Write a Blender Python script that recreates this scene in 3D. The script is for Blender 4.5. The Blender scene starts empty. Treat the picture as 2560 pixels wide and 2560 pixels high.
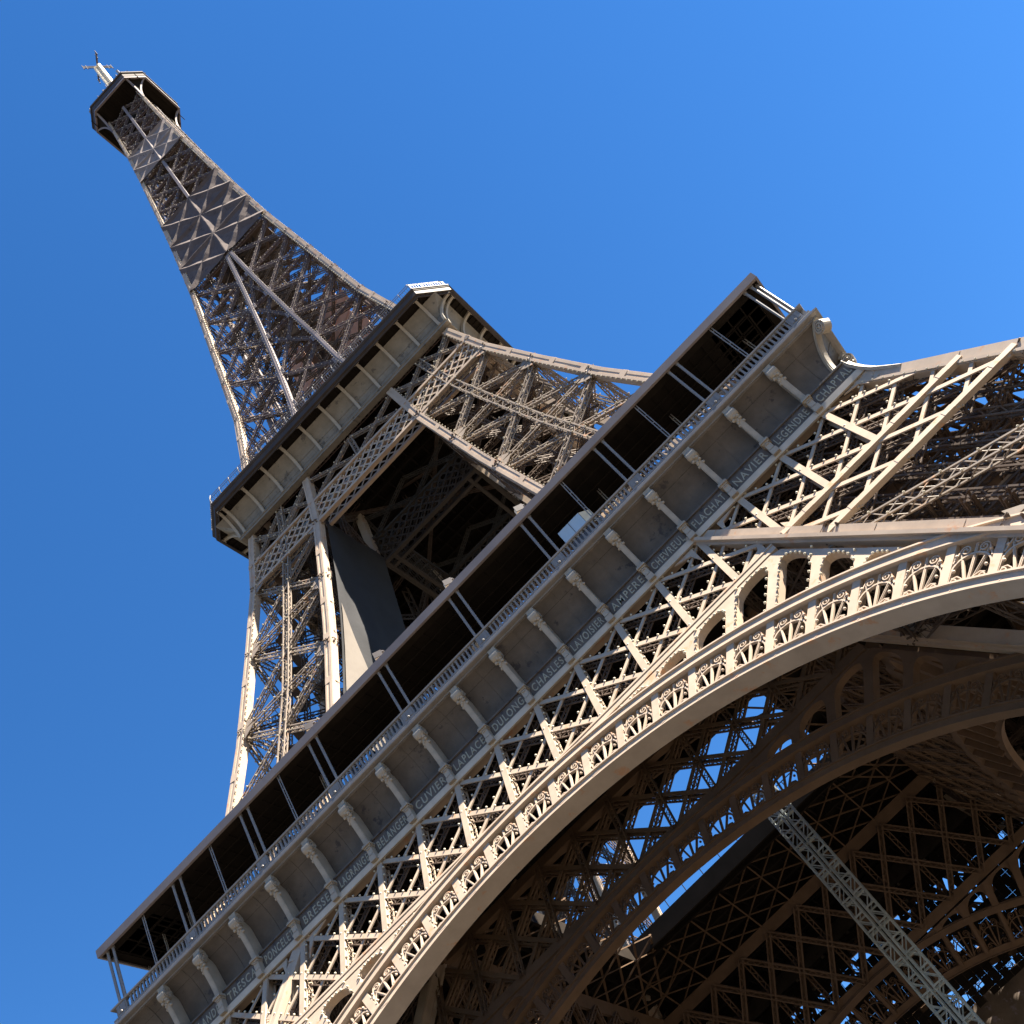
import bpy, math, random
import numpy as np
from mathutils import Vector, Matrix

random.seed(7)
RNG = np.random.default_rng(11)
S = bpy.context.scene
COL = S.collection
PI = math.pi
R = math.radians

# ------------------------------------------------------------------ camera
CAM = (19.063, -94.563, 3.514)
YAW, PITCH, ROLL, FPX = -0.1326, 0.7996, -0.7082, 2934.9
cd = bpy.data.cameras.new('camera')
co = bpy.data.objects.new('camera', cd)
COL.objects.link(co)
d = Vector((math.sin(YAW)*math.cos(PITCH), math.cos(YAW)*math.cos(PITCH), math.sin(PITCH)))
r0 = Vector((math.cos(YAW), -math.sin(YAW), 0))
u0 = r0.cross(d)
rr = math.cos(ROLL)*r0 + math.sin(ROLL)*u0
uu = -math.sin(ROLL)*r0 + math.cos(ROLL)*u0
m = Matrix((rr, uu, -d)).transposed().to_4x4()
m.translation = Vector(CAM)
co.matrix_world = m
cd.sensor_width = 36
cd.lens = 36*FPX/2560
cd.clip_start = 0.1
cd.clip_end = 6000
S.camera = co
S.render.resolution_x = S.render.resolution_y = 1024

# ------------------------------------------------------------------ sky and sun
SUN = Vector((1.02, -0.035, 1.0)).normalized()
w = bpy.data.worlds.new('World')
S.world = w
w.use_nodes = True
nt = w.node_tree
sky = nt.nodes.new('ShaderNodeTexSky')
sky.sky_type = 'NISHITA'
sky.sun_disc = False
sky.sun_elevation = math.asin(SUN.z)
sky.sun_rotation = math.atan2(SUN.x, SUN.y)
sky.altitude = 50
sky.air_density = 1.0
sky.dust_density = 0.0
sky.ozone_density = 6.0
bg = nt.nodes['Background']
hs = nt.nodes.new('ShaderNodeHueSaturation')
hs.inputs['Saturation'].default_value = 1.2
hs.inputs['Hue'].default_value = 0.503
hs.inputs['Value'].default_value = 0.735
nt.links.new(sky.outputs[0], hs.inputs['Color'])
nt.links.new(hs.outputs[0], bg.inputs[0])
bg.inputs[1].default_value = 0.05
sl = bpy.data.lights.new('sun', 'SUN')
sl.energy = 5.0
sl.angle = R(0.5)
sl.color = (1.0, 0.89, 0.74)
so = bpy.data.objects.new('sun', sl)
COL.objects.link(so)
so.rotation_euler = SUN.to_track_quat('Z', 'Y').to_euler()
S.view_settings.view_transform = 'Standard'
S.view_settings.look = 'None'
S.view_settings.gamma = 1
S.view_settings.exposure = 2.75

# ------------------------------------------------------------------ materials
def mat(name, c1, c2, rough=0.6, scale=0.35, spec=0.4, rust=0.0, spots=0.0, metal=0.0, bump=0.0, rustcol=(0.33, 0.19, 0.11), spotcol=(0.05, 0.04, 0.045)):
    M = bpy.data.materials.new(name)
    M.use_nodes = True
    T = M.node_tree
    B = T.nodes['Principled BSDF']
    B.inputs['Roughness'].default_value = rough
    B.inputs['Metallic'].default_value = metal
    B.inputs['Specular IOR Level'].default_value = spec
    tc = T.nodes.new('ShaderNodeTexCoord')
    n = T.nodes.new('ShaderNodeTexNoise')
    n.inputs['Scale'].default_value = scale
    n.inputs['Detail'].default_value = 7
    n.inputs['Roughness'].default_value = 0.65
    T.links.new(tc.outputs['Object'], n.inputs['Vector'])
    cr = T.nodes.new('ShaderNodeValToRGB')
    cr.color_ramp.elements[0].position = 0.32
    cr.color_ramp.elements[1].position = 0.70
    cr.color_ramp.elements[0].color = (*c1, 1)
    cr.color_ramp.elements[1].color = (*c2, 1)
    T.links.new(n.outputs['Fac'], cr.inputs['Fac'])
    out = cr.outputs['Color']
    def patch(out, amount, col, sc, det, off):
        mp = T.nodes.new('ShaderNodeMapping')
        mp.inputs['Location'].default_value = (off, off*0.7, off*1.3)
        T.links.new(tc.outputs['Object'], mp.inputs['Vector'])
        n2 = T.nodes.new('ShaderNodeTexNoise')
        n2.inputs['Scale'].default_value = sc
        n2.inputs['Detail'].default_value = det
        n2.inputs['Roughness'].default_value = 0.7
        T.links.new(mp.outputs['Vector'], n2.inputs['Vector'])
        r2 = T.nodes.new('ShaderNodeValToRGB')
        r2.color_ramp.elements[0].position = 0.60 - amount*0.1
        r2.color_ramp.elements[1].position = 0.66 - amount*0.1
        T.links.new(n2.outputs['Fac'], r2.inputs['Fac'])
        mx = T.nodes.new('ShaderNodeMix')
        mx.data_type = 'RGBA'
        mx.inputs[7].default_value = (*col, 1)
        T.links.new(r2.outputs['Color'], mx.inputs[0])
        T.links.new(out, mx.inputs[6])
        return mx.outputs[2]
    if rust:
        out = patch(out, rust, rustcol, 0.75, 9, 13.0)
    if spots:
        out = patch(out, spots, spotcol, 0.9, 6, 41.0)
    T.links.new(out, B.inputs['Base Color'])
    if bump:
        bp = T.nodes.new('ShaderNodeBump')
        bp.inputs['Strength'].default_value = bump
        bp.inputs['Distance'].default_value = 0.05
        n3 = T.nodes.new('ShaderNodeTexNoise')
        n3.inputs['Scale'].default_value = 3.0
        n3.inputs['Detail'].default_value = 6
        T.links.new(tc.outputs['Object'], n3.inputs['Vector'])
        T.links.new(n3.outputs['Fac'], bp.inputs['Height'])
        T.links.new(bp.outputs['Normal'], B.inputs['Normal'])
    return M

PAINT = mat('tower_paint', (0.265, 0.207, 0.155), (0.34, 0.27, 0.205), 0.55, 0.6, rust=0.14)
LEDGEP = mat('ledge_paint', (0.30, 0.27, 0.22), (0.38, 0.34, 0.285), 0.6, 1.0)
ARCHSHADE = mat('shaded_arch_paint', (0.09, 0.058, 0.036), (0.13, 0.083, 0.052), 0.8, 0.5, spec=0.15)  # tower paint darkened to stand for shade on the arches behind
GALLERYSHADE = mat('shaded_gallery_paint', (0.04, 0.035, 0.03), (0.06, 0.052, 0.045), 0.8, 0.5, spec=0.15)  # tower paint with the shade below the upper gallery put into its colour
SUNPATCH = mat('sun_patch_paint', (0.085, 0.072, 0.06), (0.115, 0.10, 0.084), 0.7, 0.3)  # sunlit tone for the patch on the dark tarpaulin
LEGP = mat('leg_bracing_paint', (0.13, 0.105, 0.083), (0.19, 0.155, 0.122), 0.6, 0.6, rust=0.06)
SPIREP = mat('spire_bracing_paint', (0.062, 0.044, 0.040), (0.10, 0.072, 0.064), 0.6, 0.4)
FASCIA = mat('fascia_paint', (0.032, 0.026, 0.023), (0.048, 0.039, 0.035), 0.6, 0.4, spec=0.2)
COVEP = mat('cove_paint', (0.115, 0.104, 0.086), (0.165, 0.15, 0.127), 0.6, 0.8, spots=0.05, spotcol=(0.06, 0.055, 0.05), bump=0.2)
SHADEPAINT = mat('shaded_bracing_paint', (0.06, 0.044, 0.035), (0.10, 0.075, 0.06), 0.7, 0.5, spec=0.15)  # tower paint with shade put into the colour, for members behind the front bars
INNERSHADE = mat('shaded_inner_paint', (0.085, 0.054, 0.033), (0.125, 0.08, 0.05), 0.8, 0.5, spec=0.15)  # shaded copy of the tower paint, for the far and inner girders
FRIEZE = mat('frieze_paint', (0.050, 0.042, 0.035), (0.088, 0.074, 0.062), 0.6, 0.8, spots=0.1, spotcol=(0.024, 0.020, 0.022), bump=0.3)
STONEY = mat('console_paint', (0.20, 0.178, 0.145), (0.27, 0.24, 0.195), 0.6, 1.2, bump=0.4)
LETTER = mat('letter_paint', (0.19, 0.19, 0.15), (0.25, 0.245, 0.19), 0.5, 2.0)
SHAFT = mat('shaft_paint', (0.115, 0.096, 0.098), (0.17, 0.145, 0.145), 0.6, 0.3)
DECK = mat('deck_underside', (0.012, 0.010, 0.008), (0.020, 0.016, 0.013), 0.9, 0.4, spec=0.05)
ROOFP = mat('roof_paint', (0.12, 0.10, 0.095), (0.165, 0.14, 0.13), 0.5, 0.3)
POSTM = mat('post_paint', (0.125, 0.12, 0.118), (0.17, 0.163, 0.16), 0.5, 0.8)
BULB = mat('bulb_glass', (0.33, 0.30, 0.23), (0.40, 0.365, 0.28), 0.35, 3.0)
TARP = mat('brown_tarp', (0.052, 0.038, 0.036), (0.085, 0.065, 0.061), 0.85, 0.35, spots=0.05, spotcol=(0.025, 0.018, 0.018), bump=0.5)
TARP2 = mat('pale_tarp', (0.13, 0.11, 0.108), (0.19, 0.16, 0.155), 0.8, 0.35, spots=0.08, bump=0.4)
BLACKT = mat('dark_tarp', (0.016, 0.017, 0.019), (0.027, 0.028, 0.031), 0.7, 0.2, spec=0.15, bump=0.3)
PEACH = mat('board', (0.40, 0.215, 0.15), (0.50, 0.29, 0.21), 0.8, 0.3)
GLASSY = mat('booth_panel', (0.30, 0.40, 0.50), (0.36, 0.46, 0.56), 0.12, 0.5)
CREAM = mat('booth_side', (0.62, 0.54, 0.40), (0.72, 0.64, 0.50), 0.6, 0.8)
GALV = mat('galvanised', (0.24, 0.275, 0.275), (0.33, 0.365, 0.365), 0.5, 1.0)
WHITE = mat('white_metal', (0.13, 0.127, 0.125), (0.18, 0.176, 0.172), 0.5, 1.0)
BLACKM = mat('black_metal', (0.04, 0.035, 0.035), (0.07, 0.06, 0.06), 0.5, 1.0)
SCREEN = mat('netting', (0.09, 0.07, 0.055), (0.14, 0.11, 0.09), 0.9, 0.8, spots=0.2, spotcol=(0.17, 0.145, 0.17))
GROUND = mat('gravel', (0.042, 0.035, 0.028), (0.075, 0.063, 0.05), 0.95, 0.6)

# ------------------------------------------------------------------ mesh builder
V3 = lambda *a: np.array(a, float)
def unit(v):
    v = np.asarray(v, float)
    return v/(np.linalg.norm(v) or 1)

class MB:
    def __init__(s):
        s.v = []; s.f = []; s.n = 0; s.b = []; s.balls = []
    def add(s, verts, faces):
        o = s.n
        s.v.append(np.asarray(verts, float).reshape(-1, 3))
        s.f.extend([tuple(i+o for i in f) for f in faces])
        s.n += len(s.v[-1])
    def beam(s, p, q, w, dd, nrm):
        s.b.append((*p, *q, w, dd, *nrm))
    def box(s, a, b):
        x0, y0, z0 = a; x1, y1, z1 = b
        s.add([(x0,y0,z0),(x1,y0,z0),(x1,y1,z0),(x0,y1,z0),(x0,y0,z1),(x1,y0,z1),(x1,y1,z1),(x0,y1,z1)],
              [(0,3,2,1),(4,5,6,7),(0,1,5,4),(1,2,6,5),(2,3,7,6),(3,0,4,7)])
    def quad(s, a, b, c, e):
        s.add([a, b, c, e], [(0, 1, 2, 3)])
    def ball(s, p, r=0.09):
        s.balls.append((*p, r))
    def prism(s, pts, off):
        """closed polygon extruded by the vector off"""
        n = len(pts); P = [np.asarray(p, float) for p in pts]; O = np.asarray(off, float)
        s.add(P + [p+O for p in P], [tuple(range(n-1, -1, -1)), tuple(range(n, 2*n))] + [(i, (i+1) % n, n+(i+1) % n, n+i) for i in range(n)])
    def sweep(s, path, rx, ry, a, b=None):
        """rectangular bar swept along path; a = one constant cross axis"""
        P = np.asarray(path, float); n = len(P); a = unit(a); V = []
        for i in range(n):
            t = unit(P[min(i+1, n-1)] - P[max(i-1, 0)])
            c = unit(np.cross(t, a))
            ra = rx[i] if hasattr(rx, '__len__') else rx
            rb = ry[i] if hasattr(ry, '__len__') else ry
            for sa, sb in ((-1,-1),(1,-1),(1,1),(-1,1)):
                V.append(P[i] + a*sa*ra/2 + c*sb*rb/2)
        F = [(3,2,1,0), tuple(4*(n-1)+k for k in range(4))]
        for i in range(n-1):
            for k in range(4):
                F.append((4*i+k, 4*i+(k+1)%4, 4*i+4+(k+1)%4, 4*i+4+k))
        s.add(V, F)
    def tube(s, p, q, r0, r1=None, k=8):
        r1 = r0 if r1 is None else r1
        p = np.asarray(p, float); q = np.asarray(q, float)
        t = unit(q-p); a = unit(np.cross(t, (0.3, 0.9, 0.2))); b = np.cross(t, a)
        V = []
        for c, r in ((p, r0), (q, r1)):
            for i in range(k):
                an = 2*PI*i/k
                V.append(c + r*(math.cos(an)*a + math.sin(an)*b))
        s.add(V, [tuple(range(k-1, -1, -1)), tuple(range(k, 2*k))] + [(i, (i+1)%k, k+(i+1)%k, k+i) for i in range(k)])
    def lattice(s, p, q, W, D, nrm, ch=0.12, lace=0.07, pitch=None, four=True, plates=True, bulbs=0):
        """box truss: chords at the corners, zigzag lacing on the faces"""
        p = np.asarray(p, float); q = np.asarray(q, float); L = np.linalg.norm(q-p)
        if L < 0.2: return
        t = (q-p)/L; n = unit(np.asarray(nrm, float) - t*np.dot(nrm, t)); w = np.cross(n, t)
        pitch = pitch or max(W, D)*1.0
        k = max(2, int(round(L/pitch)))
        a, b = w*(W/2-ch/2), n*(D/2-ch/2)
        lay = (1, -1) if D > 0.05 and four else (1,)
        for sb in lay:
            for sa in (1, -1):
                s.beam(p+a*sa+b*sb, q+a*sa+b*sb, ch, ch*0.8, n)
            for i in range(k):
                sa = 1 if i % 2 else -1
                s.beam(p+t*(L*i/k)+a*sa+b*sb, p+t*(L*(i+1)/k)-a*sa+b*sb, lace, 0.03, n)
        if four and D > 0.05:
            for sa in (1, -1):
                for i in range(k):
                    sb = 1 if i % 2 else -1
                    s.beam(p+t*(L*i/k)+a*sa+b*sb, p+t*(L*(i+1)/k)+a*sa-b*sb, lace, 0.03, w)
        if bulbs:
            nb = int(L/bulbs)
            for i in range(nb):
                s.ball(p + t*((i+0.5)*L/nb) + n*(D/2+0.06) + a*(1 if i % 2 else -1), 0.10)
    def build(s, name, material, parent=None, smooth=False):
        if s.b:
            A = np.array(s.b); p, q = A[:, 0:3], A[:, 3:6]; w_, d_ = A[:, 6:7], A[:, 7:8]; nn = A[:, 8:11]
            t = q-p; t = t/np.maximum(np.linalg.norm(t, axis=1, keepdims=True), 1e-9)
            n = nn - t*np.sum(nn*t, 1, keepdims=True)
            ln = np.linalg.norm(n, axis=1, keepdims=True)
            bad = (ln[:, 0] < 1e-4)
            if bad.any():
                alt = np.cross(t[bad], np.array([0.31, 0.2, 0.93])); n[bad] = alt; ln = np.linalg.norm(n, axis=1, keepdims=True)
            n = n/ln; c = np.cross(n, t)
            # tiny deterministic jitter so that crossing members never share a plane
            j = (RNG.random((len(A), 1))-0.5)*0.008
            a, b = c*w_/2, n*(d_/2+j)
            V = np.stack([p-a-b, p+a-b, p+a+b, p-a+b, q-a-b, q+a-b, q+a+b, q-a+b], 1).reshape(-1, 3)
            base = (np.arange(len(A))*8)[:, None, None] + s.n
            fq = np.array([[0,3,2,1],[4,5,6,7],[0,1,5,4],[1,2,6,5],[2,3,7,6],[3,0,4,7]])[None]
            F = (base+fq).reshape(-1, 4)
            s.v.append(V); s.n += len(V)
            bf = F
        else:
            bf = np.zeros((0, 4), int)
        tri = np.zeros((0, 3), int)
        if s.balls:
            A = np.array(s.balls); g = (1+5**.5)/2
            iv = np.array([(-1,g,0),(1,g,0),(-1,-g,0),(1,-g,0),(0,-1,g),(0,1,g),(0,-1,-g),(0,1,-g),(g,0,-1),(g,0,1),(-g,0,-1),(-g,0,1)])/math.sqrt(1+g*g)
            it = np.array([(0,11,5),(0,5,1),(0,1,7),(0,7,10),(0,10,11),(1,5,9),(5,11,4),(11,10,2),(10,7,6),(7,1,8),(3,9,4),(3,4,2),(3,2,6),(3,6,8),(3,8,9),(4,9,5),(2,4,11),(6,2,10),(8,6,7),(9,8,1)])
            V = (A[:, None, :3] + A[:, None, 3:4]*iv[None]).reshape(-1, 3)
            tri = ((np.arange(len(A))*12)[:, None, None] + s.n + it[None]).reshape(-1, 3)
            s.v.append(V); s.n += len(V)
        me = bpy.data.meshes.new(name)
        V = np.concatenate(s.v) if s.v else np.zeros((0, 3))
        loops = []; sizes = []
        for f in s.f:
            loops.extend(f); sizes.append(len(f))
        loops = np.concatenate([np.array(loops, int), bf.ravel(), tri.ravel()])
        sizes = np.concatenate([np.array(sizes, int), np.full(len(bf), 4), np.full(len(tri), 3)])
        me.vertices.add(len(V)); me.vertices.foreach_set('co', V.ravel())
        me.loops.add(len(loops)); me.loops.foreach_set('vertex_index', loops.astype(np.int32))
        me.polygons.add(len(sizes))
        st = np.concatenate([[0], np.cumsum(sizes)[:-1]]) if len(sizes) else np.zeros(0)
        me.polygons.foreach_set('loop_start', st.astype(np.int32))
        me.polygons.foreach_set('loop_total', sizes.astype(np.int32))
        me.update(calc_edges=True)
        me.validate()
        me.polygons.foreach_set('use_smooth', [bool(smooth)]*len(me.polygons))
        me.materials.append(material)
        o = bpy.data.objects.new(name, me)
        COL.objects.link(o)
        if parent: o.parent = parent
        return o

def lamps_of(mb, parent):
    b = MB(); b.balls = mb.balls; mb.balls = []
    if b.balls: tag(b.build('lamp_bulbs', BULB, parent), kind='stuff')
def empty(name, loc=(0, 0, 0), parent=None):
    o = bpy.data.objects.new(name, None)
    o.location = loc
    o.empty_display_size = 0.5
    COL.objects.link(o)
    if parent: o.parent = parent
    return o
def tag(o, label=None, cat=None, group=None, kind=None):
    if label: o['label'] = label
    if cat: o['category'] = cat
    if group: o['group'] = group
    if kind: o['kind'] = kind
    return o
def turn_copy(o, k, parent):
    """copy of a part (and its sub-parts) turned by k quarter turns about the tower's axis"""
    c = o.copy(); COL.objects.link(c); c.parent = parent
    c.matrix_local = Matrix.Rotation(k*PI/2, 4, 'Z') @ o.matrix_local
    for ch in list(o.children):
        e = ch.copy(); COL.objects.link(e); e.parent = c
    return c

# ------------------------------------------------------------------ tower profile
PZ = [0, 41.6, 49.2, 53, 57.6, 65, 73.8, 81.1, 92.3, 102.9, 112.4, 120, 128.7, 139, 160, 181, 203, 234, 250, 268, 280]
PH = [59.68, 39.13, 35.37, 33.5, 31.6, 29.0, 26.28, 24.15, 21.25, 18.6, 16.75, 15.35, 14.0, 12.52, 10.82, 9.1, 7.75, 6.25, 5.62, 5.15, 5.0]
IZ = [0, 53, 57.6, 73.8, 86, 103.4, 113, 129.7, 139.3, 149.7, 160, 170, 180.5]
II = [44.48, 18.3, 16.9, 12.55, 10.3, 7.55, 6.6, 4.15, 3.42, 2.45, 1.65, 0.95, 0.3]
hz = lambda z: float(np.interp(z, PZ, PH))
iz = lambda z: float(np.interp(z, IZ, II))
KF = 0.494
NRM = unit((0, -1, KF))            # outward normal of the lower front face
def G(x, z, out=0.0):
    """point on the sloping lower front face"""
    return V3(x, -(59.68-KF*z), z) + NRM*out
def GI(x, z, out=0.0):
    return V3(x, -(44.48-KF*z), z) + NRM*out
P38 = 3.806                        # bay width of girder and frieze

tower = empty('lattice_tower', (0, 0, 1.6))
tag(tower, 'huge riveted iron lattice tower in brown paint, with arches, two galleries and a tapering spire', 'tower')
tower.location = (0, 0, 0)


# ------------------------------------------------------------------ ground
mb = MB()
N = 24
xs = np.concatenate([-np.geomspace(3000, 60, N), np.linspace(-50, 50, 9), np.geomspace(60, 3000, N)])
gv = [(x, y, 1.6+0.05*math.sin(x*0.07)*math.cos(y*0.05)) for y in xs for x in xs]
n = len(xs)
mb.add(gv, [(j*n+i, j*n+i+1, (j+1)*n+i+1, (j+1)*n+i) for j in range(n-1) for i in range(n-1)])
tag(mb.build('ground', GROUND), kind='structure')

# ------------------------------------------------------------------ legs (front right one, then three quarter turns)
LOWZ = [1.6, 11, 21, 31.2, 41.5, 53.0]
UPZ = [53.0, 62.6, 72.6, 82.7, 93.1, 103.2, 113.0]
def cpt(c, z):
    A = {'h': hz(z), 'i': iz(z)}
    return V3(A[c[0]], -A[c[1]], z)
FACES = [('ih', 'hh', V3(0, -1, 0.35)), ('hh', 'hi', V3(1, 0, 0.35)), ('ii', 'hi', V3(0, 1, -0.35)), ('ih', 'ii', V3(-1, 0, -0.35))]
leg = empty('leg', parent=tower)
def inset(c, z, a):
    p = cpt(c, z)
    return p + V3(-a if c[0] == 'h' else a, a if c[1] == 'h' else -a, 0)
for c in ('hh', 'ih', 'hi', 'ii'):
    mb = MB()
    zs = [1.6, 41.6, 49.2, 53, 57.6, 65, 73.8, 81.1, 86, 92.3, 102.9, 112.6]
    n1 = V3(0, -1, 0) if c[1] == 'h' else V3(0, 1, 0)
    n2 = V3(1, 0, 0) if c[0] == 'h' else V3(-1, 0, 0)
    for a, b in zip(zs[:-1], zs[1:]):
        W = 1.0 if b <= 53 else 0.86
        ins = W/2
        p, q = inset(c, a, ins), inset(c, b, ins)
        mb.beam(p, q+(q-p)*0.002, W, W, n1)
        # raised plates and a narrow rib on the two visible sides
        for nn, oo in ((n1, n2), (n2, n1)):
            e = nn*(W/2+0.03)
            mb.beam(p+e+oo*(W/2-0.15), q+e+oo*(W/2-0.15), 0.30, 0.07, nn)
            mb.beam(p+e-oo*(W/2-0.12), q+e-oo*(W/2-0.12), 0.22, 0.07, nn)
            L = np.linalg.norm(q-p); k = max(1, int(L/6.0))
            for i in range(k):
                t = (i+0.5)/k
                m_ = p+(q-p)*t; dt = (q-p)/L*0.45
                mb.beam(m_-dt+e*1.04, m_+dt+e*1.04, W*0.96, 0.06, nn)
        if b <= 53:   # the deep stepped lower side of the arch-side rafter
            if c[0] == 'i':
                mb.beam(p+n1*0.55+n2*0.40, q+n1*0.55+n2*0.40, 0.24, 0.75, n1)
                mb.beam(p+n1*0.30+n2*0.62, q+n1*0.30+n2*0.62, 0.20, 0.50, n1)
    for a, b in zip([41, 62, 72, 82, 92, 103], [53, 72, 82, 92, 102, 112]):
        p, q = cpt(c, a), cpt(c, b)
        k = int((b-a)/0.75)
        sx = -0.95 if c[0] == 'h' else 0.95
        for i in range(k):
            z = a+(b-a)*(i+0.5)/k
            pp = cpt(c, z)
            if c[1] == 'h': mb.ball(pp+V3(sx, -0.04, 0), 0.09)
            if c == 'hh': mb.ball(pp+V3(0.04, 0.95, 0), 0.09)
    lamps_of(mb, leg)
    mb.build('rafter', PAINT, leg)

br_out = MB(); br_in = MB()
for fi, (ca, cb, nn) in enumerate(FACES):
    tgt = br_out if fi < 2 else br_in
    for zs, Wd in ((LOWZ, 0.95), (UPZ, 0.62)):
        for k, (a, b) in enumerate(zip(zs[:-1], zs[1:])):
            if zs is LOWZ and k == 4 and fi < 2: continue   # that panel is the belt girder
            pa, pb, qa, qb = cpt(ca, a), cpt(cb, a), cpt(ca, b), cpt(cb, b)
            off = -nn*0.45
            if zs is UPZ or a > 2:
                tgt.lattice(pa+off, pb+off, Wd*1.15, Wd*1.1, nn, ch=0.13, lace=0.08, bulbs=1.3 if fi < 2 else 0)
            if not (zs is LOWZ and k == 3 and fi == 0):
             tgt.lattice(pa+off, qb+off, Wd, Wd, nn, ch=0.12, lace=0.075, bulbs=1.1 if fi < 2 else 0)
            tgt.lattice(pb+off*1.4, qa+off*1.4, Wd, Wd*0.8, nn, ch=0.12, lace=0.075, bulbs=1.1 if fi < 2 else 0)
            if zs is UPZ:
                tgt.lattice((pa+pb)/2+off*0.7, (qa+qb)/2+off*0.7, 0.9, 0.5, nn, ch=0.14, lace=0.08, bulbs=1.2 if fi < 2 else 0)
            # gusset plates at the nodes
            for P_, Q_ in ((pa, pb), (pb, pa)):
                t = unit(Q_-P_); up = unit(np.cross(nn, t)); up = up*np.sign(up[2])
                for s_ in (1, -1):
                    if zs is LOWZ and k == 0 and s_ < 0: continue
                    e = P_+off*0.2+t*0.8
                    tgt.prism([e, e+t*1.3*1.0+up*s_*0.15, e+t*0.7+up*s_*0.9, e+up*s_*1.5], -unit(nn)*0.06)
lamps_of(br_out, leg)
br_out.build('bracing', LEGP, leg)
mb = br_in
for zs in (LOWZ, UPZ):
    for a, b in zip(zs[:-1], zs[1:]):                    # horizontal diaphragms and inside diagonals
        for c1, c2 in (('hh', 'ii'), ('hi', 'ih')):
            mb.lattice(cpt(c1, a), cpt(c2, a), 0.55, 0.5, V3(0, 0, 1), ch=0.1, lace=0.06, pitch=0.7)
        mid_a = (cpt('hh', a)+cpt('ii', a))/2; mid_b = (cpt('hh', b)+cpt('ii', b))/2
        for dx, dy in ((1.6, 1.6), (-1.6, -1.6), (1.6, -1.6), (-1.6, 1.6)):
            mb.lattice(mid_a+V3(dx, dy, 0), mid_b+V3(dx, dy, 0), 0.5, 0.5, V3(0, -1, 0), ch=0.1, lace=0.06, pitch=0.8)
        for t in (0.25, 0.5, 0.75):
            mm = mid_a+(mid_b-mid_a)*t
            for dx, dy in ((1.6, 0), (0, 1.6)):
                mb.beam(mm-V3(dx, dy, 0)*1.1+V3(dy, dx, 0), mm+V3(dx, dy, 0)*1.1+V3(dy, dx, 0), 0.1, 0.1, V3(0, 0, 1))
                mb.beam(mm-V3(dx, dy, 0)*1.1-V3(dy, dx, 0), mm+V3(dx, dy, 0)*1.1-V3(dy, dx, 0), 0.1, 0.1, V3(0, 0, 1))
        if zs is LOWZ and a > 10:
            for u in np.linspace(-5.5, 5.5, 6):
                mb.lattice(mid_a+V3(u, -5.6, 0), mid_b+V3(u, -5.6, 0), 0.6, 0.5, V3(0, -1, 0), ch=0.12, lace=0.08, pitch=0.8)
                mb.lattice(mid_a+V3(u, 5.2, 0), mid_b+V3(-u, 5.2, 0), 0.6, 0.5, V3(0, -1, 0), ch=0.12, lace=0.08, pitch=0.8)
            for t in np.linspace(0.1, 0.9, 5):
                mm = mid_a+(mid_b-mid_a)*t
                mb.lattice(mm+V3(-6.5, -4, 0), mm+V3(6.5, -4, 0), 0.7, 0.5, V3(0, 0, 1), ch=0.14, lace=0.08, pitch=0.8)
                mb.lattice(mm+V3(-4, -6.5, 0), mm+V3(-4, 6.5, 0), 0.7, 0.5, V3(0, 0, 1), ch=0.14, lace=0.08, pitch=0.8)
                mb.lattice(mm+V3(4, -6.5, 0), mm+V3(4, 6.5, 0), 0.7, 0.5, V3(0, 0, 1), ch=0.14, lace=0.08, pitch=0.8)
                mb.box(tuple(mm+V3(-1.5, 0, -0.1)), tuple(mm+V3(4.5, 4.5, 0.1)))
        # stair flights zigzagging up the leg
        p0 = mid_a+V3(2.6, -2.4, 0); p1 = mid_b+V3(2.6, -2.4, 0)
        for i in range(4):
            A_ = p0+(p1-p0)*(i/4)+V3(-2 if i % 2 else 2, 0, 0); B_ = p0+(p1-p0)*((i+1)/4)+V3(2 if i % 2 else -2, 0, 0)
            mb.beam(A_, B_, 0.9, 0.08, V3(0, -0.5, 1))
            mb.beam(A_+V3(0, -0.45, 1), B_+V3(0, -0.45, 1), 0.06, 0.06, V3(0, -1, 0))
mb.build('inner_bracing', SHADEPAINT, leg)
for k in (1, 2, 3): turn_copy(leg, k, tower)

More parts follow.
